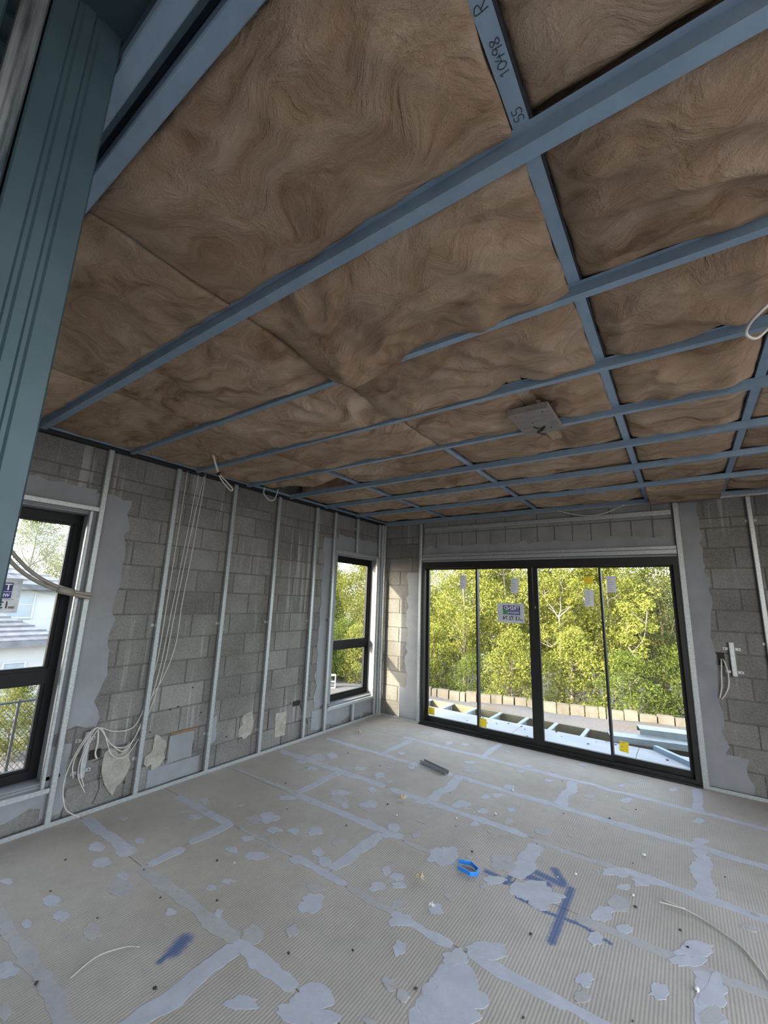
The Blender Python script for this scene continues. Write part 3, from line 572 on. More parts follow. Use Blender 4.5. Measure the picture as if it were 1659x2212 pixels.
rail('B', 0.66, 3.655, 2.150, 'galvanised lower head track over the sliding door', 0.042)
rail('B', 0.66, 3.655, 2.200, 'galvanised upper head track over the sliding door', 0.03, x=-0.012, dpt=0.03)
rail('B', 0.70, 3.64, 2.56, 'galvanised rail across the lintel blocks near the ceiling', 0.05, x=-0.012, dpt=0.03)
# upright channel strips on the window reveals
for (y, lab) in ((-3.905, 'upright channel along the reveal of the window with curved conduits'), (-0.125, 'upright channel along the reveal of the corner window')):
    r = empty('reveal_channel', (-0.012, y, 0.25)); tag(r, lab, 'channel'); MB().sheet_sweep(channel(0.024, 0.03), -0.0012, (0, 0, 0), (0, 0, 1.93), (0, 1, 0), (1, 0, 0)).build('channel', M['galv'], r)
# short bracket channels at the outlets
def short_channel(wall, a, z0, z1, label, lean=0.0):
    r = empty('outlet_bracket', (-0.012, a, z0) if wall == 'L' else (a, 0.012, z0)); tag(r, label, 'bracket')
    if wall == 'L': MB().sheet_sweep(channel(0.04, 0.036), -0.0012, (0, 0, 0), (0, lean, z1-z0), (0, 1, 0), (1, 0, 0)).build('channel', M['galv'], r)
    else: MB().sheet_sweep(channel(0.04, 0.036), 0.0012, (0, 0, 0), (lean, 0, z1-z0), (1, 0, 0), (0, -1, 0)).build('channel', M['galv'], r)
    for h in (0.035, z1-z0-0.06):
        for sgn in (-1, 1):
            cx = sgn*0.045; mb = MB()
            if wall == 'L': mb.box(BX+0.012, BX+0.018, cx-0.02, cx+0.02, h-0.011, h+0.011)
            else: mb.box(cx-0.02+lean*h/(z1-z0), cx+0.02+lean*h/(z1-z0), BY-0.018, BY-0.012, h-0.011, h+0.011)
            mb.build('fixing_tab', M['galv'], r)
            t = MB()
            if wall == 'L': t.tube([(BX+0.018, cx+sgn*0.006, h), (BX+0.020, cx+sgn*0.006, h)], 0.005, 8)
            else: t.tube([(cx+sgn*0.006+lean*h/(z1-z0), BY-0.018, h), (cx+sgn*0.006+lean*h/(z1-z0), BY-0.020, h)], 0.005, 8)
            t.build('fixing_hole', M['hole'], r)
short_channel('L', -3.675, 0.255, 0.565, 'short upright channel holding looped white cables above the floor')
short_channel('B', 3.995, 1.005, 1.305, 'short upright channel with four tabs at the wired outlet')

# ------------------------------------------------------------------ ceiling framing
ORD = ['first', 'second', 'third', 'fourth', 'fifth', 'sixth', 'seventh', 'eighth']
YB = [-0.72, -1.355, -1.95, -2.55, -3.125, -3.705, -4.315]
HAT = [(-0.036, 0.038), (-0.021, 0.038), (-0.017, 0.0), (0.017, 0.0), (0.021, 0.038), (0.036, 0.038)]
def hat(name, x0, x1, y, z, label, group=None, mat='blue', cat='ceiling batten', k=1.0):
    r = empty(name, ((x0+x1)/2, y, z)); tag(r, label, cat, group); L = (x1-x0)/2
    MB().sheet_sweep([(a*k, b) for a, b in HAT], 0.0012, (-L, 0, 0), (L, 0, 0), (0, 1, 0), (0, 0, 1)).build('channel', M[mat], r)
    return r
for k, y in enumerate(YB):
    kk = 1.25 if k == 6 else 1.0
    hat('ceiling_batten', 0.02, RX-0.02, y, ZC, f'blue steel ceiling batten, {ORD[k]} from the sliding door wall' if k < 6 else 'wide blue steel ceiling batten, farthest from the sliding door wall', 'blue ceiling battens', k=kk)
JX = [1.03, 2.27, 3.44, 4.075]
JL = ['blue roof joist closest to the left block wall', 'blue roof joist second from the left block wall', 'blue roof joist with handwritten numbers and black tape', 'blue roof joist beyond the one with handwritten numbers']
ZJ = ZC + 0.0385
joists = []
for k, x in enumerate(JX):
    r = empty('roof_joist', (x, -2.4, ZJ)); tag(r, JL[k], 'joist', 'blue roof joists'); joists.append(r)
    MB().sheet_sweep([(0.02, 0.02), (0.02, 0.0), (-0.02, 0.0), (-0.02, 0.20), (0.02, 0.20), (0.02, 0.18)], -0.0015, (0, -2.44, 0), (0, 2.42, 0), (1, 0, 0), (0, 0, 1)).build('channel', M['blue'], r)
    if k == 2:
        mb = MB()
        for i in range(60):
            y0 = -2.44 + 4.86*i/60; wv = 0.006 + 0.004*noise.noise((i*0.9, 2, 2))
            mb.box(0.0205, 0.021+wv, y0, y0+4.86/60, 0.001, 0.05)
        mb.build('black_tape', M['tape'], r)
GLY = {'1': [[(.2,.75),(.5,1),(.5,0)]], '0': [[(.5,1),(.15,.75),(.15,.25),(.5,0),(.85,.25),(.85,.75),(.5,1)]], '4': [[(.45,1),(.1,.4),(.95,.45)], [(.7,.75),(.6,-.05)]], '9': [[(.8,.7),(.5,.5),(.15,.7),(.4,1),(.75,.9),(.8,.7),(.7,-.1)]],
       '8': [[(.85,.85),(.5,1),(.2,.8),(.5,.5),(.85,.2),(.5,0),(.15,.2),(.5,.5),(.85,.85)]], '5': [[(.85,1),(.3,1),(.25,.6),(.7,.55),(.8,.2),(.45,0),(.1,.1)]], 'R': [[(.2,0),(.2,1),(.7,.95),(.75,.65),(.2,.5)], [(.4,.5),(.85,0)]]}
for s, yy, hh in (('R', -4.60, 0.026), ('10498', -4.475, 0.020), ('55', -4.368, 0.022)):    # pen strokes, tops towards the block wall
    for ci, ch in enumerate(s):
        mb = MB(); bx_ = MB()
        for st in GLY[ch]: mb.tube([(0.012 - q*hh, yy + 2.4 - (ci*0.9 + p)*hh*0.85, -0.0006) for p, q in (st if len(st) < 4 else [(c.x, c.y) for c in curve_pts([(a_, b_, 0) for a_, b_ in st], 4)])], 0.0010, 5)
        o = mb.build('handwritten_mark', M['ink'], joists[2])
# perimeter angles
def angle(name, pts, label):
    r = empty(name, pts[0]); tag(r, label, 'angle'); return r
r = empty('ceiling_angle', (0.0, -2.4, 2.715)); tag(r, 'blue steel angle where the ceiling meets the left block wall', 'angle')
MB().box(-0.04, 0.036, -2.55, 2.40, 0.022, 0.025).box(0.033, 0.036, -2.55, 2.40, 0.0, 0.022).build('angle', M['blue'], r)
MB().box(-0.045, -0.005, -2.55, 2.40, -0.02, 0.02).build('shadow_strip', M['tape'], r)  # black strip standing in for the shadow gap above the studs
r = empty('ceiling_angle', (2.8, 0.0, 2.715)); tag(r, 'blue steel angle where the ceiling meets the sliding door wall', 'angle')
MB().box(-2.76, 2.76, -0.036, 0.04, 0.022, 0.025).box(-2.76, 2.76, -0.036, -0.033, -0.012, 0.022).build('angle', M['blue'], r)
MB().box(-2.76, 2.76, 0.0, 0.045, -0.03, 0.02).build('dark_packer', M['galv'], r)

# beams and steel frame at the opening
def cbeam(name, x0, x1, y0, y1, z0, z1, label, mat, cat='beam'):
    r = empty(name, ((x0+x1)/2, (y0+y1)/2, z0)); tag(r, label, cat); w = (y1-y0)/2; h = z1-z0; L = (x1-x0)/2
    MB().sheet_sweep([(-w, 0.03), (-w, 0.003), (-w+0.003, 0.0), (w-0.003, 0.0), (w, 0.003), (w, h), (-w*0.2, h)], 0.0015, (-L, 0, 0), (L, 0, 0), (0, 1, 0), (0, 0, 1)).build('channel', M[mat], r)
    return r
cbeam('edge_beam', 0.0, 5.5, -4.907, -4.866, 2.70, 2.90, 'blue steel edge beam carrying the insulated ceiling', 'blue')
cbeam('plate_beam', 0.0, 5.5, -4.978, -4.938, 2.70, 2.90, 'blue steel top beam above the dark teal jamb', 'blue')
MB_ = MB().box(0.0, 5.5, -4.936, -4.909, 2.775, 2.80); tag(MB_.build('beam_packer', M['blue']), 'narrow blue strip in the groove between the two top beams', 'strip')
r = empty('head_plate', (3.9, -5.05, 2.752)); tag(r, 'dark teal head plate resting on the ribbed jamb', 'plate')
MB().sheet_sweep([(-0.075, 0.05), (-0.075, 0.0), (0.07, 0.0), (0.07, 0.05)], 0.0015, (-1.15, 0, 0), (1.6, 0, 0), (0, 1, 0), (0, 0, 1)).build('channel', M['teal'], r)
def ribbed(name, x, y0, y1, z1, label, ribs, mat, depth=0.05):
    r = empty(name, (x, (y0+y1)/2, 0.0)); tag(r, label, 'jamb stud'); yc = (y0+y1)/2
    pr = [(y0-yc, -depth), (y0-yc, -0.003), (y0-yc+0.003, 0)]
    for rb in ribs: pr += [(rb-yc-0.007, 0), (rb-yc-0.003, -0.004), (rb-yc+0.003, -0.004), (rb-yc+0.007, 0)]
    pr += [(y1-yc-0.003, 0), (y1-yc, -0.003), (y1-yc, -depth)]
    MB().sheet_sweep(pr, -0.0015, (0, 0, 0.001), (0, 0, z1), (0, 1, 0), (1, 0, 0)).build('channel', M[mat], r)
    return r
ribbed('jamb_stud', 2.78, -5.098, -4.984, 2.75, 'big dark teal ribbed steel jamb at the edge of the opening', [-5.058, -5.028], 'teal')
ribbed('jamb_strip', 2.776, -5.136, -5.101, 2.75, 'scuffed silver steel strip beside the teal jamb', [-5.118], 'worn')
ribbed('jamb_stud', 2.765, -5.24, -5.150, 2.75, 'second dark teal stud behind the scuffed silver strip', [-5.20], 'teal')

# ------------------------------------------------------------------ insulation batts
XC = [0.03, 1.008, 2.248, 3.418, 4.052, 5.55]; XC0 = [0.03, 1.052, 2.292, 3.462, 4.098]
YR = [-4.866, -4.315, -3.705, -3.125, -2.55, -1.95, -1.355, -0.72, -0.03]
CD = ['against the left block wall', 'between the first and second joists', 'beside the numbered joist, window side', 'beside the numbered joist, far side', 'beyond the joist past the numbered one']
def fold(x, y, s):
    wx = noise.noise((x*1.3+s, y*1.3, s*0.3)); wy = noise.noise((x*1.3, y*1.3+s, 7+s))
    a = noise.noise((x*1.8+wx*1.8, y*4.2+wy*2.2, s)); b = noise.noise((x*4.5+wy*2.0, y*9.5+wx*2.0, s+3)); c = noise.noise((x*13+wx*4, y*24+wy*3, s+9))
    return (1-abs(a)*2.4)*0.75 + (0.45-abs(b))*0.55 + (0.3-abs(c))*0.16
def batt(x0, x1, y0, y1, sag, label, seed, lobes=(), amp=0.022, zb=2.765, res=0.018, tilt=0.0, flat=0.0):
    nx = max(8, int((x1-x0)/res)); ny = max(6, int((y1-y0)/res)); cx, cy = (x0+x1)/2, (y0+y1)/2; mb = MB()
    for j in range(ny+1):
        for i in range(nx+1):
            u, v_ = i/nx, j/ny; x = x0+(x1-x0)*u; y = y0+(y1-y0)*v_
            e = min(1.0, (math.sin(math.pi*u)*2.2)) ** 0.6 * min(1.0, (math.sin(math.pi*v_)*1.7)) ** 0.7
            z = zb - sag*e + tilt*(v_-0.5) - amp*(0.25+0.75*e)*fold(x, y, seed)
            for (lx, ly, rx, ry, dp) in lobes:
                q = ((x-lx)/rx)**2 + ((y-ly)/ry)**2
                if q < 4: z -= dp*math.exp(-q*1.3)*(1+0.35*noise.noise((x*6, y*6, seed)))
            ex = 0.010*noise.noise((y*9, seed, 1)) if i in (0, nx) else 0; ey = 0.014*noise.noise((x*9, seed, 5)) if j in (0, ny) else 0
            mb.v.append((x-cx+ex, y-cy+ey, z-zb))
    W_ = nx+1
    for j in range(ny):
        for i in range(nx): a = j*W_+i; mb.f.append((a, a+W_, a+W_+1, a+1))
    rim = [i for i in range(W_)] + [j*W_+nx for j in range(1, ny+1)] + [ny*W_+i for i in range(nx-1, -1, -1)] + [j*W_ for j in range(ny-1, 0, -1)]
    base = len(mb.v)
    for k in rim: x, y, z = mb.v[k]; mb.v.append((x, y, 0.16))
    n = len(rim)
    for k in range(n): mb.f.append((rim[k], rim[(k+1) % n], base+(k+1) % n, base+k))
    mb.f.append(tuple(base+k for k in range(n-1, -1, -1)))
    o = mb.build('insulation_batt', M['wool'], None, (cx, cy, zb), smooth=True)
    return tag(o, label, 'insulation', 'brown insulation batts between the ceiling joists')
SAG = [[.012, .03, .03, .035, .03, .02, .02, .02], [.012, .055, .05, .05, .03, .02, .02, .02], [.012, .055, .05, .03, .03, .025, .02, .035], [.02, .045, .045, .045, .04, .03, .03, 0], [.03, .04, .04, .04, .03, .03, .03, .03]]
LOBE = {(1, 1): [(2.05, -3.84, .18, .13, .06), (1.5, -4.02, .35, .14, .025)], (2, 1): [(2.47, -3.78, .22, .18, .085), (2.85, -4.0, .35, .2, .03)], (1, 2): [(1.9, -3.38, .35, .16, .025)], (2, 2): [(2.45, -3.32, .3, .17, .045), (3.035, -3.2, .11, .25, -.06)], (2, 3): [(3.035, -2.85, .11, .6, -.06)], (2, 4): [(3.035, -2.4, .11, .35, -.06)],
        (1, 3): [(1.75, -2.85, .4, .15, .015)], (0, 1): [(.6, -4.05, .35, .18, .012)], (0, 2): [(.6, -3.42, .3, .16, .015)], (3, 1): [(3.75, -4.0, .2, .25, .03)]}
for c in range(5):
    for r_ in range(8):
        x0, x1, y0, y1 = XC0[c], XC[c+1], YR[r_]+0.004, YR[r_+1]-0.004; seed = c*17.3+r_*5.1
        row = 7-r_
        lab = f'brown glasswool batt {CD[c]}, {ORD[row]} strip from the sliding door'
        lob = LOBE.get((c, r_), ())
        if (c, r_) == (3, 7): continue
        if (c, r_) == (0, 4): batt(x0, x1, y0, -2.24, .02, lab + ', torn short', seed, [(.75, -2.30, .35, .10, .05)], tilt=-0.01); continue
        if (c, r_) == (0, 5): batt(x0, x1, -1.80, y1, .02, lab, seed); continue
        yy0, yy1 = y0, y1; zb = 2.765
        if c < 3 and r_ < 4:      # these batts squeeze out over the joist flanges and nearly meet below them
            if c > 0: x0 = JX[c-1] + 0.005
            if c < 2: x1 = JX[c] - 0.005
            zb = 2.732
            if c == 2: x1 = XC[3]
        if r_ == 0: yy1 = y1 - 0.04
        if (c, r_) in ((1, 1), (2, 1)): yy1 = y1 + (0.05 if c == 2 else -0.01)
        batt(x0, x1, yy0, yy1, SAG[c][r_] - (0.030 if zb < 2.74 and r_ else 0.0), lab, seed, lob, zb=zb, amp=0.045 if c in (1, 2, 3) and r_ in (1, 2, 3) else 0.028)
# the batt that has slipped down by the sliding door wall
o = batt(3.47, 4.05, -0.70, -0.06, .0, 'dark brown batt sagging down edge-on above the sliding door wall', 91.0, zb=2.672, amp=0.012)

# timber noggin and grey board fixed under the battens
r = empty('fan_noggin', (3.035, -2.77, 2.66)); tag(r, 'pine noggin with a dark grey board fixed across the battens', 'noggin')
MB().box(-0.035, 0.035, -0.55, 0.54, 0.082, 0.127).build('timber', M['timber'], r)
b = MB().box(-0.115, 0.11, -0.17, 0.19, 0.0, 0.036).build('board', M['greyboard'], r)
for (x, y) in ((-.08, -.13), (.07, -.13), (-.02, 0.0), (.06, .12)): MB().tube([(x, y, 0.0), (x, y, -0.0015)], 0.005, 8).build('screw', M['tape'], b)
MB().tube(curve_pts([(-.03, .06, -.004), (.0, .10, -.006), (.03, .08, -.004), (.01, .12, -.006), (-.03, .15, -.004), (.0, .2, -.008)], 6), 0.004, 6).build('black_tie', M['tape'], b)

# ------------------------------------------------------------------ cables and conduits
def cable(name, pts, rad, label, mat='cable', n=8, group=None, cat='cable', sides=8):
    o = MB().tube(curve_pts(pts, n), rad, sides).build(name, M[mat], smooth=True); return tag(o, label, cat, group)
def yz(x, lst): return [(p[2] if len(p) > 2 else x, p[0], p[1]) for p in lst]
G_C = 'white cables down the block wall'
cable('power_cable', yz(-.012, [(-3.20,2.72),(-3.205,2.3),(-3.22,1.7),(-3.235,1.1,-.012),(-3.255,.85,-.03),(-3.285,.66,-.03),(-3.36,.53,-.01),(-3.50,.53,0.0),(-3.645,.585,.008),(-3.735,.47,.012),(-3.79,.28,.012),(-3.76,.10,.02),(-3.66,.008,.02)]), .0034, 'white cable looped highest, its end dropping to the floor track', group=G_C)
cable('power_cable', yz(-.010, [(-3.09,2.72),(-3.12,2.2),(-3.17,1.5),(-3.21,.95),(-3.262,.62,-.03),(-3.30,.50,-.03),(-3.38,.40,-.01),(-3.50,.43,.0),(-3.63,.585,.012),(-3.70,.45,.02),(-3.715,.30,.02),(-3.65,.16,.02)]), .0034, 'white cable sagging low beside stud, cut end above the floor', group=G_C)
cable('power_cable', yz(-.008, [(-3.03,2.72),(-3.085,2.2),(-3.14,1.5),(-3.18,.95),(-3.255,.55,-.03),(-3.31,.40,-.03),(-3.40,.325,-.008),(-3.50,.37,.002),(-3.61,.58,.016),(-3.695,.43,.026),(-3.70,.31,.026),(-3.665,.205,.026)]), .0034, 'white cable making the lowest loop beside the cable-hung stud', group=G_C)
cable('power_cable', yz(-.006, [(-3.02,2.72),(-3.055,2.0),(-3.09,1.5),(-3.10,1.15),(-3.165,.90),(-3.25,.70,-.03),(-3.32,.46,-.03),(-3.41,.37,-.004),(-3.52,.45,.004),(-3.64,.59,.018),(-3.735,.45,.018),(-3.755,.36,.018),(-3.74,.28,.018)]), .0034, 'white cable bowing out below mid wall before the lower loop', group=G_C)
cable('outlet_wire', yz(-.02, [(-3.61,.56),(-3.60,.47),(-3.605,.40),(-3.59,.36)]), .006, 'short grey wire dropping into the low wall hole', cat='wire')
cable('outlet_wire', yz(-.03, [(-1.52,.42),(-1.50,.36),(-1.40,.20),(-1.37,.15)]), .004, 'dark wire poking from the square hole near the corner window', 'crumb', cat='wire')
cable('loop_cable', [(.62,-3.35,2.70),(.60,-3.30,2.62),(.59,-3.262,2.565),(.60,-3.235,2.52),(.63,-3.19,2.46),(.655,-3.17,2.435),(.665,-3.165,2.45),(.635,-3.20,2.50),(.60,-3.24,2.55),(.585,-3.27,2.60),(.60,-3.33,2.70)], .006, 'white cable loop hanging from the ceiling with a black tie')
tag(MB().tube([(.594,-3.266,2.555),(.594,-3.258,2.580)], .013, 8).build('cable_tie', M['tape']), 'small black tie around the hanging cable loop', 'tie')
cable('loop_cable', [(.13,-2.42,2.71),(.12,-2.42,2.66),(.13,-2.40,2.62),(.16,-2.36,2.58),(.17,-2.31,2.60),(.17,-2.28,2.68),(.17,-2.27,2.72)], .006, 'small white cable loop at the top of the block wall')
cable('loop_cable', [(4.06,-3.30,2.73),(4.00,-3.36,2.66),(3.955,-3.33,2.63),(3.95,-3.25,2.63),(3.99,-3.18,2.64),(4.05,-3.16,2.70)], .006, 'white cable loop hanging beside the last roof joist')
cable('ceiling_wire', [(2.54,-.06,2.69),(2.70,-.05,2.635),(2.88,-.045,2.60),(3.05,-.05,2.62),(3.23,-.06,2.69)], .005, 'thin white wire sagging above the sliding door', cat='wire')
cable('outlet_cable', [(3.905,.055,1.15),(3.905,.02,1.12),(3.895,.012,1.02),(3.885,.015,.90),(3.862,.02,.80)], .006, 'white cable end hanging straighter from the outlet hole')
cable('outlet_cable', [(3.915,.055,1.15),(3.93,.01,1.12),(3.945,.005,1.02),(3.935,.008,.91),(3.90,.015,.83),(3.872,.024,.79)], .006, 'white cable end bowing outward from the outlet hole')
cond = empty('conduit_pair', (0.03, -3.85, 1.54)); tag(cond, 'pair of curved beige conduits clipped together across the window', 'conduit')
def cpts(dz): return [(0.045, -4.80, 2.60+dz), (0.045, -4.60, 2.20+dz), (0.042, -4.45, 1.94+dz), (0.04, -4.32, 1.765+dz), (0.04, -4.18, 1.650+dz*.6), (0.04, -4.02, 1.578+dz*.35), (0.042, -3.90, 1.550+dz*.4), (0.044, -3.835, 1.540+dz*.5)]
for dz in (0.028, -0.028):
    MB().tube([(x-0.03, y+3.85, z-1.54) for x, y, z in curve_pts(cpts(dz), 8)], 0.0125, 10).build('conduit_tube', M['conduit'], cond, smooth=True)
MB().tube([(0.01, -0.20, 0.046), (0.011, -0.10, 0.020)], 0.027, 12).build('coupling', M['conduit'], cond, smooth=True)

# ------------------------------------------------------------------ stickers on the glass
def text_c(name, s, size, mat, parent, cx, cz, y, squash=1.0):
    return text(name, s, size, mat, parent, (cx, y, cz), (-1, 0, 0), (0, 0, 1), squash)
def brand_sticker(name, ax, a_right, zt, d, label):
    """film label read from outside, so mirrored inside; a_right = edge on the right seen from inside"""
    r = empty(name, (d, a_right, zt) if ax == 0 else (a_right, d, zt)); tag(r, label, 'sticker')
    def bx(p0, p1, q0, q1, nm, mt, t):   # p measured leftwards from the right edge, q downwards
        mb = MB()
        if ax == 0: mb.box(t, t+0.0008, -p1, -p0, -q1, -q0)
        else: mb.box(-p1, -p0, -t-0.0008, -t, -q1, -q0)
        return mb.build(nm, M[mt], r)
    def tx(p, q, s, size, mt, t, sq=1.0):
        if ax == 0: text('print', s, size, M[mt], r, (t, -p, -q), (0, -1, 0), (0, 0, 1), sq)
        else: text('print', s, size, M[mt], r, (-p, -t, -q), (-1, 0, 0), (0, 0, 1), sq)
    bx(0, 0.335, 0, 0.235, 'film', 'film', 0.0005)
    bx(0.050, 0.262, 0.028, 0.088, 'print_panel', 'navy', 0.0016); bx(0.050, 0.208, 0.092, 0.136, 'print_panel', 'navy2', 0.0016); bx(0.212, 0.262, 0.090, 0.136, 'print_panel', 'green', 0.0016)
    tx(0.056, 0.079, 'TREND', 0.062, 'printwhite', 0.0032, 0.98); tx(0.060, 0.124, 'WINDOWS', 0.030, 'printwhite', 0.0032, 0.92)
    bx(0.03, 0.31, 0.1425, 0.1445, 'print_line', 'ink', 0.0016); tx(0.050, 0.203, '13 72 74', 0.066, 'ink', 0.0032, 0.92)
    for q in (0.02, 0.218): bx(0.03, 0.30, q, q+0.004, 'print_line', 'paper', 0.0016)
    bx(0.02, 0.055, 0.19, 0.205, 'print_line', 'greyboard', 0.0016)
    return r
brand_sticker('brand_sticker', 1, 2.072, 1.597, 0.0605, 'clear film sticker with mirrored navy lettering on sliding door glass')
brand_sticker('brand_sticker', 0, -4.19, 1.645, -0.192, 'clear film sticker with mirrored lettering on window behind the teal jamb')
def label_card(x0, x1, z0, z1, y, mat, label, lines, tilt=0.0):
    r = empty('glass_label', ((x0+x1)/2, y, (z0+z1)/2)); tag(r, label, 'label'); w_, h_ = (x1-x0)/2, (z1-z0)/2
    MB().box(-w_, w_, -0.0012, -0.0002, -h_, h_).build('card', M[mat], r)
    for k in range(lines):
        z = h_*(0.75 - 1.5*k/max(lines-1, 1)); ww = w_*random.uniform(0.4, 0.8)
        MB().box(-w_*0.85, -w_*0.85+ww*1.6, -0.0018, -0.0012, z-0.0022, z+0.0022).build('print_line', M['greyboard'], r)
    r.rotation_euler = (0, tilt, 0); return r
label_card(1.207, 1.30, 1.765, 1.945, 0.1015, 'paper', 'white paper label on the door pane closest to the corner', 7, 0.02)
label_card(1.915, 2.015, 1.718, 1.905, 0.0615, 'paper', 'white paper label above the mirrored film sticker', 7, 0.05)
label_card(2.758, 2.85, 1.835, 1.925, 0.0615, 'yellow', 'yellow label directly above a white paper label on the door glass', 3, 0.03)
label_card(2.755, 2.848, 1.592, 1.775, 0.0615, 'paper', 'white paper label directly below a yellow label', 7, 0.02)
label_card(2.985, 3.075, 1.748, 1.930, 0.1015, 'paper', 'white paper label on the door pane next to the outlet wall', 7, 0.0)
label_card(0.742, 0.838, 0.115, 0.205, 0.1015, 'yellow', 'yellow label low on the door pane closest to the corner', 3, 0.03)
label_card(1.482, 1.572, 0.108, 0.205, 0.0615, 'yellow', 'yellow label low on the pane carrying the mirrored film sticker', 3, 0.05)
label_card(2.99, 3.072, 0.140, 0.240, 0.1015, 'yellow', 'yellow label low on the door pane next to the outlet wall', 3, 0.08)

# ------------------------------------------------------------------ things on the floor
r = empty('channel_offcut', (1.535, -1.208, 0.004), -0.30); tag(r, 'short galvanised channel offcut lying on the floor', 'offcut')
MB().sheet_sweep([(-0.026, 0.03), (-0.026, 0), (0.026, 0), (0.026, 0.03)], 0.0015, (-0.17, 0, 0), (0.17, 0, 0), (0, 1, 0), (0, 0, 1)).build('channel', M['galv'], r)
r = empty('strap_loop', (2.435, -2.478, 0.004), 0.2); tag(r, 'open loop of bright blue packing strap on the floor', 'strap')
pts = [(-.055, .045), (.02, .055), (.075, .01), (.07, -.035), (.035, -.05), (-.045, -.02)]
for a, b in zip(pts, pts[1:]):
    dv = Vector((b[0]-a[0], b[1]-a[1])).normalized(); nrm = Vector((-dv.y, dv.x))*0.002
    mb = MB(); q = [(a[0]-nrm.x, a[1]-nrm.y), (b[0]-nrm.x, b[1]-nrm.y), (b[0]+nrm.x, b[1]+nrm.y), (a[0]+nrm.x, a[1]+nrm.y)]
    mb.v = [(x, y, 0) for x, y in q] + [(x, y, 0.022) for x, y in q]; mb.f = [(0,3,2,1), (4,5,6,7), (0,1,5,4), (1,2,6,5), (2,3,7,6), (3,0,4,7)]
    mb.build('strap_fold', M['bluestrap'], r)
def tuft(x, y, s, label, mat='tuft', seed=0):
    random.seed(100+seed); mb = MB()
    for k in range(16):
        a = random.uniform(0, 6.28); l = s*random.uniform(0.5, 1.15); h = s*random.uniform(0.1, 0.9)
        mb.tube(curve_pts([(0, 0, s*0.15), (math.cos(a)*l*0.5, math.sin(a)*l*0.5, h), (math.cos(a+.5)*l, math.sin(a+.5)*l, max(s*0.08, h*0.4))], 4), s*0.16, 6, s*0.05)
    o = mb.build('wool_tuft', M[mat], None, (x, y, 0.012), smooth=True); return tag(o, label, 'wool tuft')
tuft(1.655, -1.965, 0.042, 'pale brown insulation tuft standing between channel offcut and the filled joint', seed=1)
tuft(0.32, -0.86, 0.045, 'flat insulation tuft near the floor track under the corner window', seed=2)
tuft(2.262, -2.73, 0.028, 'small insulation tuft on the ribs before the blue strap', seed=3)
tuft(2.425, -2.89, 0.018, 'tiny white fluff lump on a filler patch', 'chip', 4)
cable('floor_cable', [(3.425,-2.045,.009),(3.47,-2.055,.012),(3.53,-2.065,.010),(3.59,-2.085,.008),(3.66,-2.13,.008),(3.74,-2.20,.008),(3.80,-2.33,.008),(3.90,-2.60,.008)], .0042, 'thin white cable curving over the floor beyond the blue paint')
cable('floor_cable', [(3.40,-2.08,.009),(3.46,-2.072,.011),(3.52,-2.068,.016)], .0035, 'short split strand beside the curved white floor cable')
cable('floor_string', [(1.43,-4.19,.005),(1.40,-4.08,.006),(1.44,-3.98,.005),(1.49,-3.94,.005)], .002, 'thin pale string curl lying near the round blue paint mark', cat='string')
def bit(name, x, y, s, mat, label, group, seed):
    random.seed(300+seed); mb = MB(); k = 7
    for h, rr in ((0, 1.0), (0.5, 0.95), (0.9, 0.5)):
        for i in range(k): a = 6.283*i/k; q = s*rr*random.uniform(0.7, 1.2); mb.v.append((math.cos(a)*q*1.3, math.sin(a)*q, s*h))
    for L in range(2):
        for i in range(k): mb.f.append((L*k+i, L*k+(i+1) % k, L*k+k+(i+1) % k, L*k+k+i))
    mb.f.append(tuple(2*k+i for i in range(k))); mb.f.append(tuple(range(k-1, -1, -1)))
    o = mb.build(name, M[mat], None, (x, y, 0.0036)); o.rotation_euler.z = random.random()*6; return tag(o, label, 'debris', group)
CR = [(2.17,-2.06),(2.39,-2.28),(1.25,-3.72),(0.95,-3.66),(1.20,-3.35),(1.50,-3.55),(0.75,-4.05),(1.35,-4.28),(2.05,-3.55),(2.27,-3.36),(1.05,-2.65),(0.70,-2.35),(1.55,-2.55),(1.9,-1.6),(0.65,-1.45),(1.1,-1.5),(2.75,-1.35),(3.3,-2.2),(3.5,-2.25),(3.53,-2.36),(3.25,-1.75),(3.05,-1.2),(3.2,-.9),(2.6,-.7),(1.6,-2.1),(0.5,-3.9),(1.15,-3.98),(1.75,-4.0),(2.6,-3.35),(3.0,-3.2),(3.35,-2.95),(2.9,-2.75),(0.6,-2.0),(3.72,-1.55)]
for k, (x, y) in enumerate(CR): bit('dirt_crumb', x, y, 0.004 + 0.004*((k*37) % 10)/10, 'crumb', 'small dark dirt crumb lying loose on the floor sheets', 'dirt crumbs on the floor', k)
for k, (x, y) in enumerate([(2.19,-1.78),(2.12,-1.95),(2.33,-1.7),(2.98,-.78),(3.28,-2.10),(3.3,-1.6),(2.9,-2.2),(2.98,-2.1),(3.56,-2.62),(1.3,-3.3),(1.75,-2.2),(2.3,-1.2)]): bit('plaster_chip', x, y, 0.0045 + 0.003*(k % 3), 'chip', 'small white plaster chip lying loose on the floor sheets', 'plaster chips on the floor', 50+k)
random.seed(11)

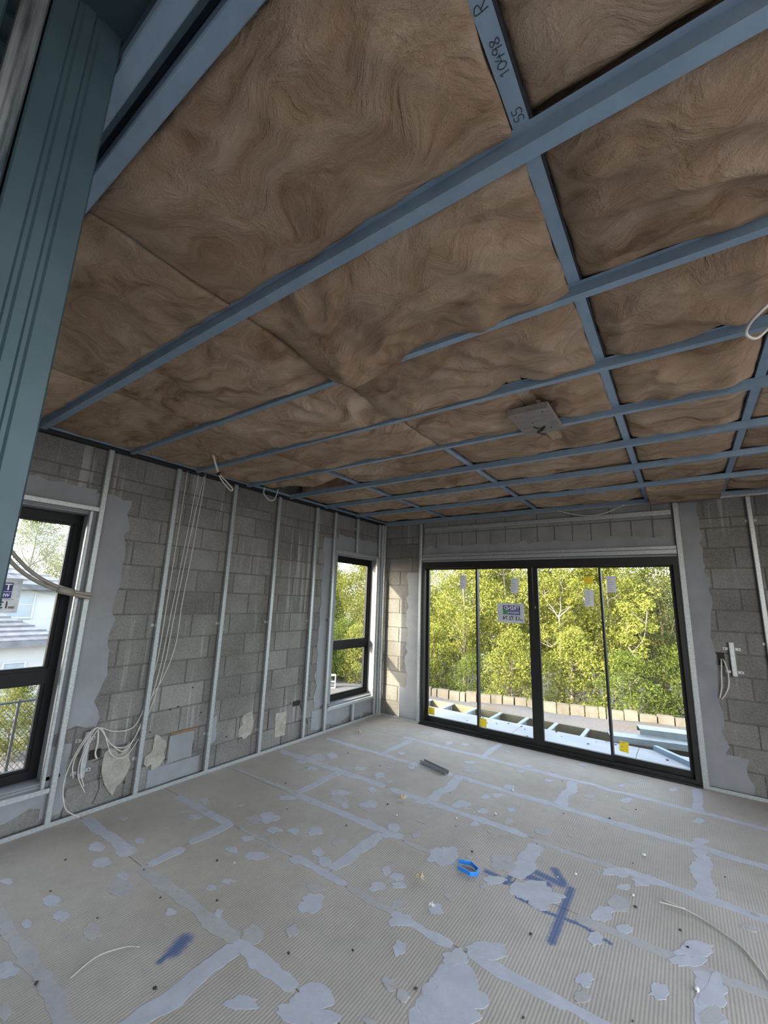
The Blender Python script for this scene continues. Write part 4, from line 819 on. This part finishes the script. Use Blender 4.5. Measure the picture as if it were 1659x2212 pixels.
# ------------------------------------------------------------------ outside: ground, deck, retaining wall
def gh(x, y):
    """ground height: yard level, dropping into the gully past the retaining wall and towards the neighbour"""
    yr = 8.75 + 0.2*(x+0.1)
    h = -1.5 + 0.10*noise.noise((x*0.5, y*0.5, 1)) + 0.05*noise.noise((x*1.7, y*1.7, 4))
    if y > yr + 0.2: h = -1.75 - min(1.0, (y-yr)/14.0)*3.2 + 0.25*noise.noise((x*0.3, y*0.3, 9))
    if x < -4.0:
        k = min(1.0, max(0.0, (-x-7.0)/5.0)); hh = -1.22 + 0.08*noise.noise((x*0.8, y*0.8, 2)) - 2.6*k
        f = min(1.0, (-4.0-x)/1.0)
        if y < yr + 0.2: h = h*(1-f) + hh*f
    return h
gx = [-60, -45, -34, -28, -24] + [-22 + 0.55*i for i in range(62)] + [13, 16, 22, 32, 50]; gy = [-30, -20, -12] + [-9 + 0.55*i for i in range(44)] + [16, 18, 20, 23, 26, 30, 36, 45, 60]
mb = MB()
for y in gy:
    for x in gx: mb.v.append((x, y, gh(x, y)))
n = len(gx)
for j in range(len(gy)-1):
    for i in range(n-1): mb.f.append((j*n+i, j*n+i+1, (j+1)*n+i+1, (j+1)*n+i))
g = mb.build('ground', M['gravel'], smooth=True); tag(g, 'gravel yard falling away to bushland', kind='structure')
g.data.materials.append(M['soil'])
for p in g.data.polygons:
    c = p.center
    if c.y > 9.2 + 0.2*(c.x+0.1): p.material_index = 1

dk = empty('deck', (2.2, 0.7, -0.11)); tag(dk, 'pale sheeted deck outside the sliding door with steel joists showing', 'deck')
def kadd(mb, name, mat, par=None):
    o = mb.build(name, mat)
    if par is None: o.location = (-2.2, -0.7, 0.11); o.parent = dk
    else: o.parent = par
    return o
for a, b in ((-1.2, 0.30), (0.30, 1.62), (1.62, 3.05), (3.05, 5.4)): kadd(MB().box(a+0.003, b-0.003, 0.26, 1.34, -0.13, -0.11), 'deck_sheet', M['decksheet'])
for k in range(15):
    x = -1.04 + 0.427*k
    kadd(MB().sheet_sweep([(0.025, 0.185), (0.025, 0.2), (-0.025, 0.2), (-0.025, 0.0), (0.025, 0.0), (0.025, 0.015)], 0.002, (x, 0.26, -0.331), (x, 1.88, -0.331), (1, 0, 0), (0, 0, 1)), 'deck_joist', M['decksteel'])
kadd(MB().box(-1.3, 5.4, 1.885, 1.93, -0.36, -0.14), 'deck_bearer', M['olive'])
for x in (-1.1, 1.2, 3.3, 5.2): kadd(MB().box(x-0.045, x+0.045, 1.80, 1.88, -1.7, -0.36), 'deck_post', M['decksteel'])
random.seed(5)
for k in range(46):
    x, y = random.uniform(0.9, 3.5), random.uniform(0.3, 1.3); s = random.uniform(0.006, 0.016)
    mb = MB(); mb.tube([(x, y, -0.11), (x, y, -0.11+s*0.5)], s, 6); tag(mb.build('deck_crumb', M['crumb']), 'dark speck of dirt on the pale deck sheets', 'debris', 'dirt specks on the deck')
def plank(name, a, b, w_, h_, z, mat, label, cat):
    a = Vector(a); b = Vector(b); dv = b-a; L = dv.length; r = empty(name, (a.x, a.y, z), math.atan2(dv.y, dv.x)); tag(r, label, cat)
    MB().sheet_sweep([(-w_/2, 0), (-w_/2, h_), (w_/2, h_), (w_/2, 0)], 0.003, (0, 0, 0), (L, 0, 0), (0, 1, 0), (0, 0, 1)).build('channel', M[mat], r); return r
plank('steel_purlin', (2.70, 1.45), (4.6, 1.95), 0.20, 0.07, -0.108, 'decksteel', 'long pale steel purlin lying across the deck edge', 'purlin')
plank('steel_purlin', (3.02, 1.75), (4.9, 2.20), 0.22, 0.07, -0.030, 'decksteel', 'upper pale steel purlin stacked behind the first', 'purlin')
plank('blue_channel', (3.22, 1.36), (3.75, 0.80), 0.05, 0.05, -0.108, 'blue', 'slim blue channel lying at an angle on the deck', 'channel')
plank('timber_offcut', (1.56, 0.52), (2.10, 0.32), 0.05, 0.02, -0.108, 'timber', 'thin timber offcut lying on the deck close to the glass', 'offcut')
rw = empty('retaining_wall', (0, 8.8, -1.5)); tag(rw, 'low retaining wall of upright concrete blocks across the gravel yard', 'retaining wall')
random.seed(21); dirw = Vector((7.25, 1.45)).normalized(); s = -5.6
while s < 14:
    wd = random.choice((0.20, 0.36, 0.40, 0.44)); hgt = random.uniform(0.20, 0.26); p = dirw*(s+wd/2)
    mb = MB().box(-wd/2+0.018, wd/2-0.018, -0.10, 0.10, -0.35, hgt); o = mb.build('concrete_block', M['conc'], rw, (p.x, p.y, 0)); o.rotation_euler = (random.uniform(-.03, .03), random.uniform(-.02, .02), math.atan2(dirw.y, dirw.x)+random.uniform(-.08, .08)); s += wd

# neighbouring house seen through the window
nh = empty('neighbour_house', (-18, 0.5, -3.8)); tag(nh, 'white two-storey house with grey tiled hip roofs next door', 'house')
def hadd(mb, name, mat, par=None):
    o = mb.build(name, mat)
    if par is None: o.location = (18, -0.5, 3.8); o.parent = nh
    else: o.parent = par
    return o
hadd(MB().box(-27, -18, -7.0, 1.75, -3.8, 1.62), 'upper_wall', M['housewhite']); hadd(MB().box(-18, -15, -7.0, 0.72, -3.8, -0.25), 'lower_wall', M['housewhite'])
def roof(x0, x1, y0, y1, ze, rise, steps, tile):
    """hip roof of stepped tile courses"""
    par = None; cx = (x0+x1)/2; cy = (y0+y1)/2; run = min(x1-x0, y1-y0)/2
    for k in range(steps):
        t0, t1 = k/steps, (k+1)/steps; i0 = run*t0*0.98; i1 = run*t1*0.98; z0 = ze+rise*t0; z1 = ze+rise*t1; mb = MB()
        a = [(x0+i0, y0+i0, z0+.05), (x1-i0, y0+i0, z0+.05), (x1-i0, y1-i0, z0+.05), (x0+i0, y1-i0, z0+.05)]; b = [(x0+i1, y0+i1, z1), (x1-i1, y0+i1, z1), (x1-i1, y1-i1, z1), (x0+i1, y1-i1, z1)]; c = [(p[0], p[1], p[2]-0.07) for p in a]
        mb.v = a+b+c
        for i in range(4): j = (i+1) % 4; mb.f += [(i, j, 4+j, 4+i), (8+i, 8+j, j, i)]
        mb.f.append((4, 5, 6, 7)); mb.f.append((11, 10, 9, 8)); hadd(mb, 'tile_course', M['rooftile'])
    hadd(MB().box(x0-.06, x1+.06, y0-.06, y1+.06, ze-0.16, ze+0.0), 'gutter', M['rooftile'])
roof(-27.5, -17.5, -7.4, 2.25, 1.65, 2.3, 11, 1); roof(-18.0, -14.5, -7.4, 1.2, -0.20, 0.85, 6, 1)
def hwin(x, y0, y1, z0, z1):
    mb = MB(); sheet_box(mb, 0, (.06, .06, .06, .06), y0, y1, z0, z1, x, x+0.06); f = hadd(mb, 'house_window', M['housewhite']); hadd(MB().box(x+0.01, x+0.025, y0+.06, y1-.06, z0+.06, z1-.06), 'pane', M['housepane'], f)
    hadd(MB().box(x+0.025, x+0.04, y0+.06, y1-.06, (z0+z1)/2-.02, (z0+z1)/2+.02), 'mullion', M['housewhite'], f)
hwin(-18, -0.2, 0.95, 0.35, 1.45); hwin(-15, -0.45, 0.20, -1.93, -0.88)
# chain-link fence
fe = empty('chain_link_fence', (-5, -2.0, -1.25)); tag(fe, 'dark chain-link fence in front of the white house', 'fence')
for y in (-5.7, -3.7, -2.68, -0.68, 1.4, 3.4): MB().tube([(0, y+2, -0.1), (0, y+2, 1.12)], 0.022, 8).build('post', M['fencewire'], fe)
MB().tube([(0, -3.7, 1.08), (0, 5.4, 1.08)], 0.018, 8).build('top_rail', M['fencewire'], fe)
mb = MB(); H_ = 1.03; y = -3.7
while y < 5.4:
    for sg in (1, -1):
        a = (0.004*sg, y, 0.05); b = (0.004*sg, y+sg*H_*0.8, 0.05+H_); mb.tube([a, b], 0.0035, 3)
    y += 0.075
tag(mb.build('wire_mesh', M['fencewire'], fe), kind='stuff')

# ------------------------------------------------------------------ trees
def leaves(mb, centres, count, size, rs):
    for (cx, cy, cz, r, rz) in centres:
        for k in range(count):
            while True:
                a, b, c = rs.uniform(-1, 1), rs.uniform(-1, 1), rs.uniform(-1, 1); q = a*a+b*b+c*c
                if 0.12 < q < 1: break
            p = Vector((cx+a*r, cy+b*r, cz+c*rz)); s = size*rs.uniform(0.55, 1.35)
            d1 = Vector((rs.uniform(-1, 1), rs.uniform(-1, 1), rs.uniform(-1.2, 0.4))).normalized(); d2 = d1.orthogonal().normalized(); d2.rotate(Matrix.Rotation(rs.uniform(0, 6.28), 3, d1))
            mb.quad(p - d1*s, p + d2*s*0.42, p + d1*s, p - d2*s*0.42)
def make_tree(name, h, spread, ncl, cl_r, lcount, lsize, leaf, bark, seed, bare=0.35, tr=0.12, forks=5, stretch=0.8):
    rs = random.Random(seed); root = empty(name); tr_pts = [(0, 0, -0.6)]; x = y = 0.0
    for k in range(1, 7): x += rs.uniform(-.12, .12)*h*0.08; y += rs.uniform(-.12, .12)*h*0.08; tr_pts.append((x, y, h*0.86*k/6))
    MB().tube(curve_pts(tr_pts, 3), tr, 8, tr*0.25).build('trunk', M[bark], root, smooth=True)
    br = MB(); cents = []
    for k in range(ncl):
        t = bare + (1-bare)*((k+0.5)/ncl); a = k*2.4 + rs.uniform(-.5, .5); rad = spread*math.sin(math.pi*min(0.95, 0.22+0.75*(t-bare)/(1-bare)))*rs.uniform(0.35, 1.0)
        c = Vector((math.cos(a)*rad, math.sin(a)*rad, h*t + rs.uniform(-.04, .04)*h)); cents.append((c.x, c.y, c.z, cl_r*rs.uniform(0.7, 1.25), cl_r*stretch*rs.uniform(0.7, 1.2)))
        if k % max(1, ncl//(forks*3)) == 0:
            z0 = max(h*0.12, c.z - rad*0.9 - 0.1*h); i = min(5, int(z0/(h*0.86)*6)); b0 = Vector(tr_pts[i+1]); br.tube(curve_pts([b0, (b0+c)/2 + Vector((rs.uniform(-.1, .1), rs.uniform(-.1, .1), -0.03*h)), c], 4), tr*0.42, 6, tr*0.1)
    br.build('branches', M[bark], root, smooth=True)
    lb = MB(); leaves(lb, cents, lcount, lsize, rs); tag(lb.build('foliage', M[leaf], root), kind='stuff')
    return root
def copy_tree(o):
    c = o.copy(); COL.objects.link(c)
    for ch in list(o.children):
        k = ch.copy(); COL.objects.link(k); k.parent = c
    return c
KINDS = {
 'gum': (make_tree('gum_tree', 8.5, 2.3, 60, 0.72, 360, 0.060, 'leaf_a', 'bark', 1), 'tall yellow-green gum tree in the bushland', 'gum trees in the bushland'),
 'gum2': (make_tree('gum_tree', 7.5, 2.0, 52, 0.66, 360, 0.058, 'leaf_c', 'bark_d', 2, 0.25), 'grey-green brown-trunked tree in the bushland', 'grey-green trees in the bushland'),
 'leafy': (make_tree('leafy_tree', 6.0, 1.9, 60, 0.62, 370, 0.054, 'leaf_b', 'bark_d', 3, 0.12), 'dense mid-green leafy tree in the bushland', 'leafy trees behind the retaining wall'),
 'shrub': (make_tree('wattle_shrub', 2.9, 1.1, 36, 0.42, 330, 0.043, 'leaf_a', 'bark_d', 4, 0.08, 0.04), 'bright yellow-green wattle shrub right behind the retaining wall', 'wattle shrubs behind the retaining wall'),
 'shrub2': (make_tree('green_shrub', 2.4, 1.1, 30, 0.42, 330, 0.043, 'leaf_b', 'bark_d', 5, 0.06, 0.04), 'dark green shrub right behind the retaining wall', 'green shrubs behind the retaining wall')}
used = set(); random.seed(33)
def plant(kind, x, y, sc=1.0, label=None, group=None, z=None, row=0):
    src, lab, grp = KINDS[kind]; o = src if kind not in used else copy_tree(src); used.add(kind)
    o.location = (x, y, (gh(x, y) if z is None else z)); k = sc*random.uniform(0.93, 1.07); o.scale = (k, k, k*random.uniform(0.95, 1.05)); o.rotation_euler.z = random.uniform(0, 6.28)
    cat = 'shrub' if 'shrub' in kind else 'tree'
    tag(o, (label or lab) + ['', ', first row past the shrubs', ', middle rows', ', farthest row'][row], cat); o['group'] = (group or grp) + ['', ', first row', ', middle rows', ', farthest row'][row]; return o
for k in range(20): x = -17 + 1.55*k + random.uniform(-.4, .4); plant(random.choice(('shrub', 'shrub2', 'shrub')), x, 8.75+0.2*x+random.uniform(1.4, 3.2), random.uniform(.75, 1.15))
for k in range(16): x = -22 + 2.1*k + random.uniform(-.6, .6); plant(random.choice(('leafy', 'gum2', 'leafy', 'gum')), x, 8.75+0.2*x+random.uniform(4.5, 7.0), random.uniform(.78, 1.0), row=1)
for k in range(17): x = -30 + 2.5*k + random.uniform(-.8, .8); plant(random.choice(('gum', 'gum2', 'gum')), x, 17+0.12*x+random.uniform(2.5, 6), random.uniform(.95, 1.12), row=2)
for k in range(14): x = -36 + 3.4*k + random.uniform(-1, 1); plant('gum2' if k % 2 else 'gum', x, 26+random.uniform(0, 5), random.uniform(1.12, 1.25), row=3)
for x, y in ((-30, -8), (-31, -3.5), (-29.5, 0), (-31, 4), (-34, -6), (-34, 1), (-26, 6.5), (-24, 9.5)): plant('gum', x, y, random.uniform(1.0, 1.2), 'gum tree standing behind the white house', 'gum trees behind the white house')
for k in range(13): x = -16 + 0.85*k; plant('shrub2' if k % 3 else 'shrub', x, 4.2 + 0.1*k + random.uniform(0, 2.4) - 0.16*(x+6), random.uniform(.55, .9), 'shrub on the bank beside the end of the retaining wall', 'shrubs on the bank beside the yard')
for x, y in ((-6.9, 5.9), (-7.7, 6.7), (-6.3, 6.9), (-8.6, 6.2), (-7.4, 5.0)): plant('shrub2', x, y, random.uniform(.5, .7), 'shrub on the bank beside the end of the retaining wall', 'shrubs on the bank beside the yard')
plant('shrub', -5.9, -2.45, .42, 'small leafy shrub behind the chain-link fence', 'shrubs by the chain-link fence')
# two bare-trunked gums that stand clear of the foliage
def bare_gum(name, base, paths, rad, label, tufts, seed):
    r = empty(name, base); tag(r, label, 'tree'); rs = random.Random(seed); B = Vector(base)
    def wig(p, a): return [q + Vector((noise.noise((q.z*2.5, seed, 1)), noise.noise((q.z*2.5, seed, 6)), 0))*a for q in curve_pts(p, 6)]
    for i, p in enumerate(paths):
        c = wig(p, 0.07); o = MB().tube([q-B for q in c], rad*(0.7 if i == 0 else 0.3), 7, rad*(0.35 if i == 0 else 0.06)).build('trunk' if i == 0 else 'bough', M['bark'], r, smooth=True)
        for k in range(3 if i == 0 else 5):
            s = c[min(len(c)-1, int(len(c)*(0.55 if i == 0 else 0.2) + k*len(c)*0.14))]; a = rs.uniform(0, 6.28); L = rs.uniform(0.35, 0.8)
            e = s + Vector((math.cos(a)*L*0.8, math.sin(a)*L*0.4, L*rs.uniform(0.4, 1.0))); tufts = tufts + [(e.x, e.y, e.z, 0.26)]
            MB().tube([q-B for q in wig([s, (s+e)/2 + Vector((0, 0, -0.05)), e], 0.05)], rad*0.14, 5, rad*0.04).build('twig', M['bark'], o)
    lb = MB(); leaves(lb, [(a-base[0], b-base[1], c-base[2], q, q*.8) for a, b, c, q in tufts], 150, 0.055, rs); tag(lb.build('foliage', M['leaf_a'], r), kind='stuff')
bare_gum('white_gum', (-0.45, 12.6, -2.3), [[(-.45,12.6,-2.6),(-.42,12.6,-1),(-.36,12.6,.4),(-.38,12.6,1.2)], [(-.38,12.6,1.1),(-.75,12.6,1.7),(-1.0,12.6,2.4)], [(-.38,12.6,1.15),(-.25,12.6,1.8),(-.22,12.6,2.7)], [(-.40,12.6,1.1),(.05,12.6,1.6),(.3,12.5,2.1)], [(-.37,12.6,.3),(-.8,12.6,.0),(-1.0,12.6,.8)]], 0.085, 'slender white-trunked gum forking high, just behind the retaining wall', [(-.9,12.7,2.6,.5),(.35,12.6,2.3,.45),(-.2,12.7,2.9,.4)], 8)
bare_gum('white_gum', (1.95, 12.8, -2.3), [[(1.95,12.8,-2.6),(1.98,12.8,-.9),(2.1,12.8,.1)], [(2.1,12.8,.0),(2.45,12.8,.7),(2.62,12.8,1.9)], [(2.08,12.8,-.2),(1.9,12.8,.5),(1.95,12.8,1.3)]], 0.11, 'thicker pale gum trunk dividing low behind the retaining wall', [(2.6,12.9,2.1,.5),(1.9,12.9,1.5,.4)], 9)

bk = empty('hollow_block', (-5.75, 5.55, gh(-5.75, 5.55)), 0.75); tag(bk, 'pale hollow concrete block standing on end outside the corner window', 'block')
mb = MB(); 
for (x0, x1, z0, z1) in ((-.10, -.07, 0, .40), (.07, .10, 0, .40), (-.07, .07, 0, .03), (-.07, .07, .185, .215), (-.07, .07, .37, .40)): mb.box(x0, x1, -.10, .10, z0, z1)
mb.build('block_shell', M['decksheet'], bk)
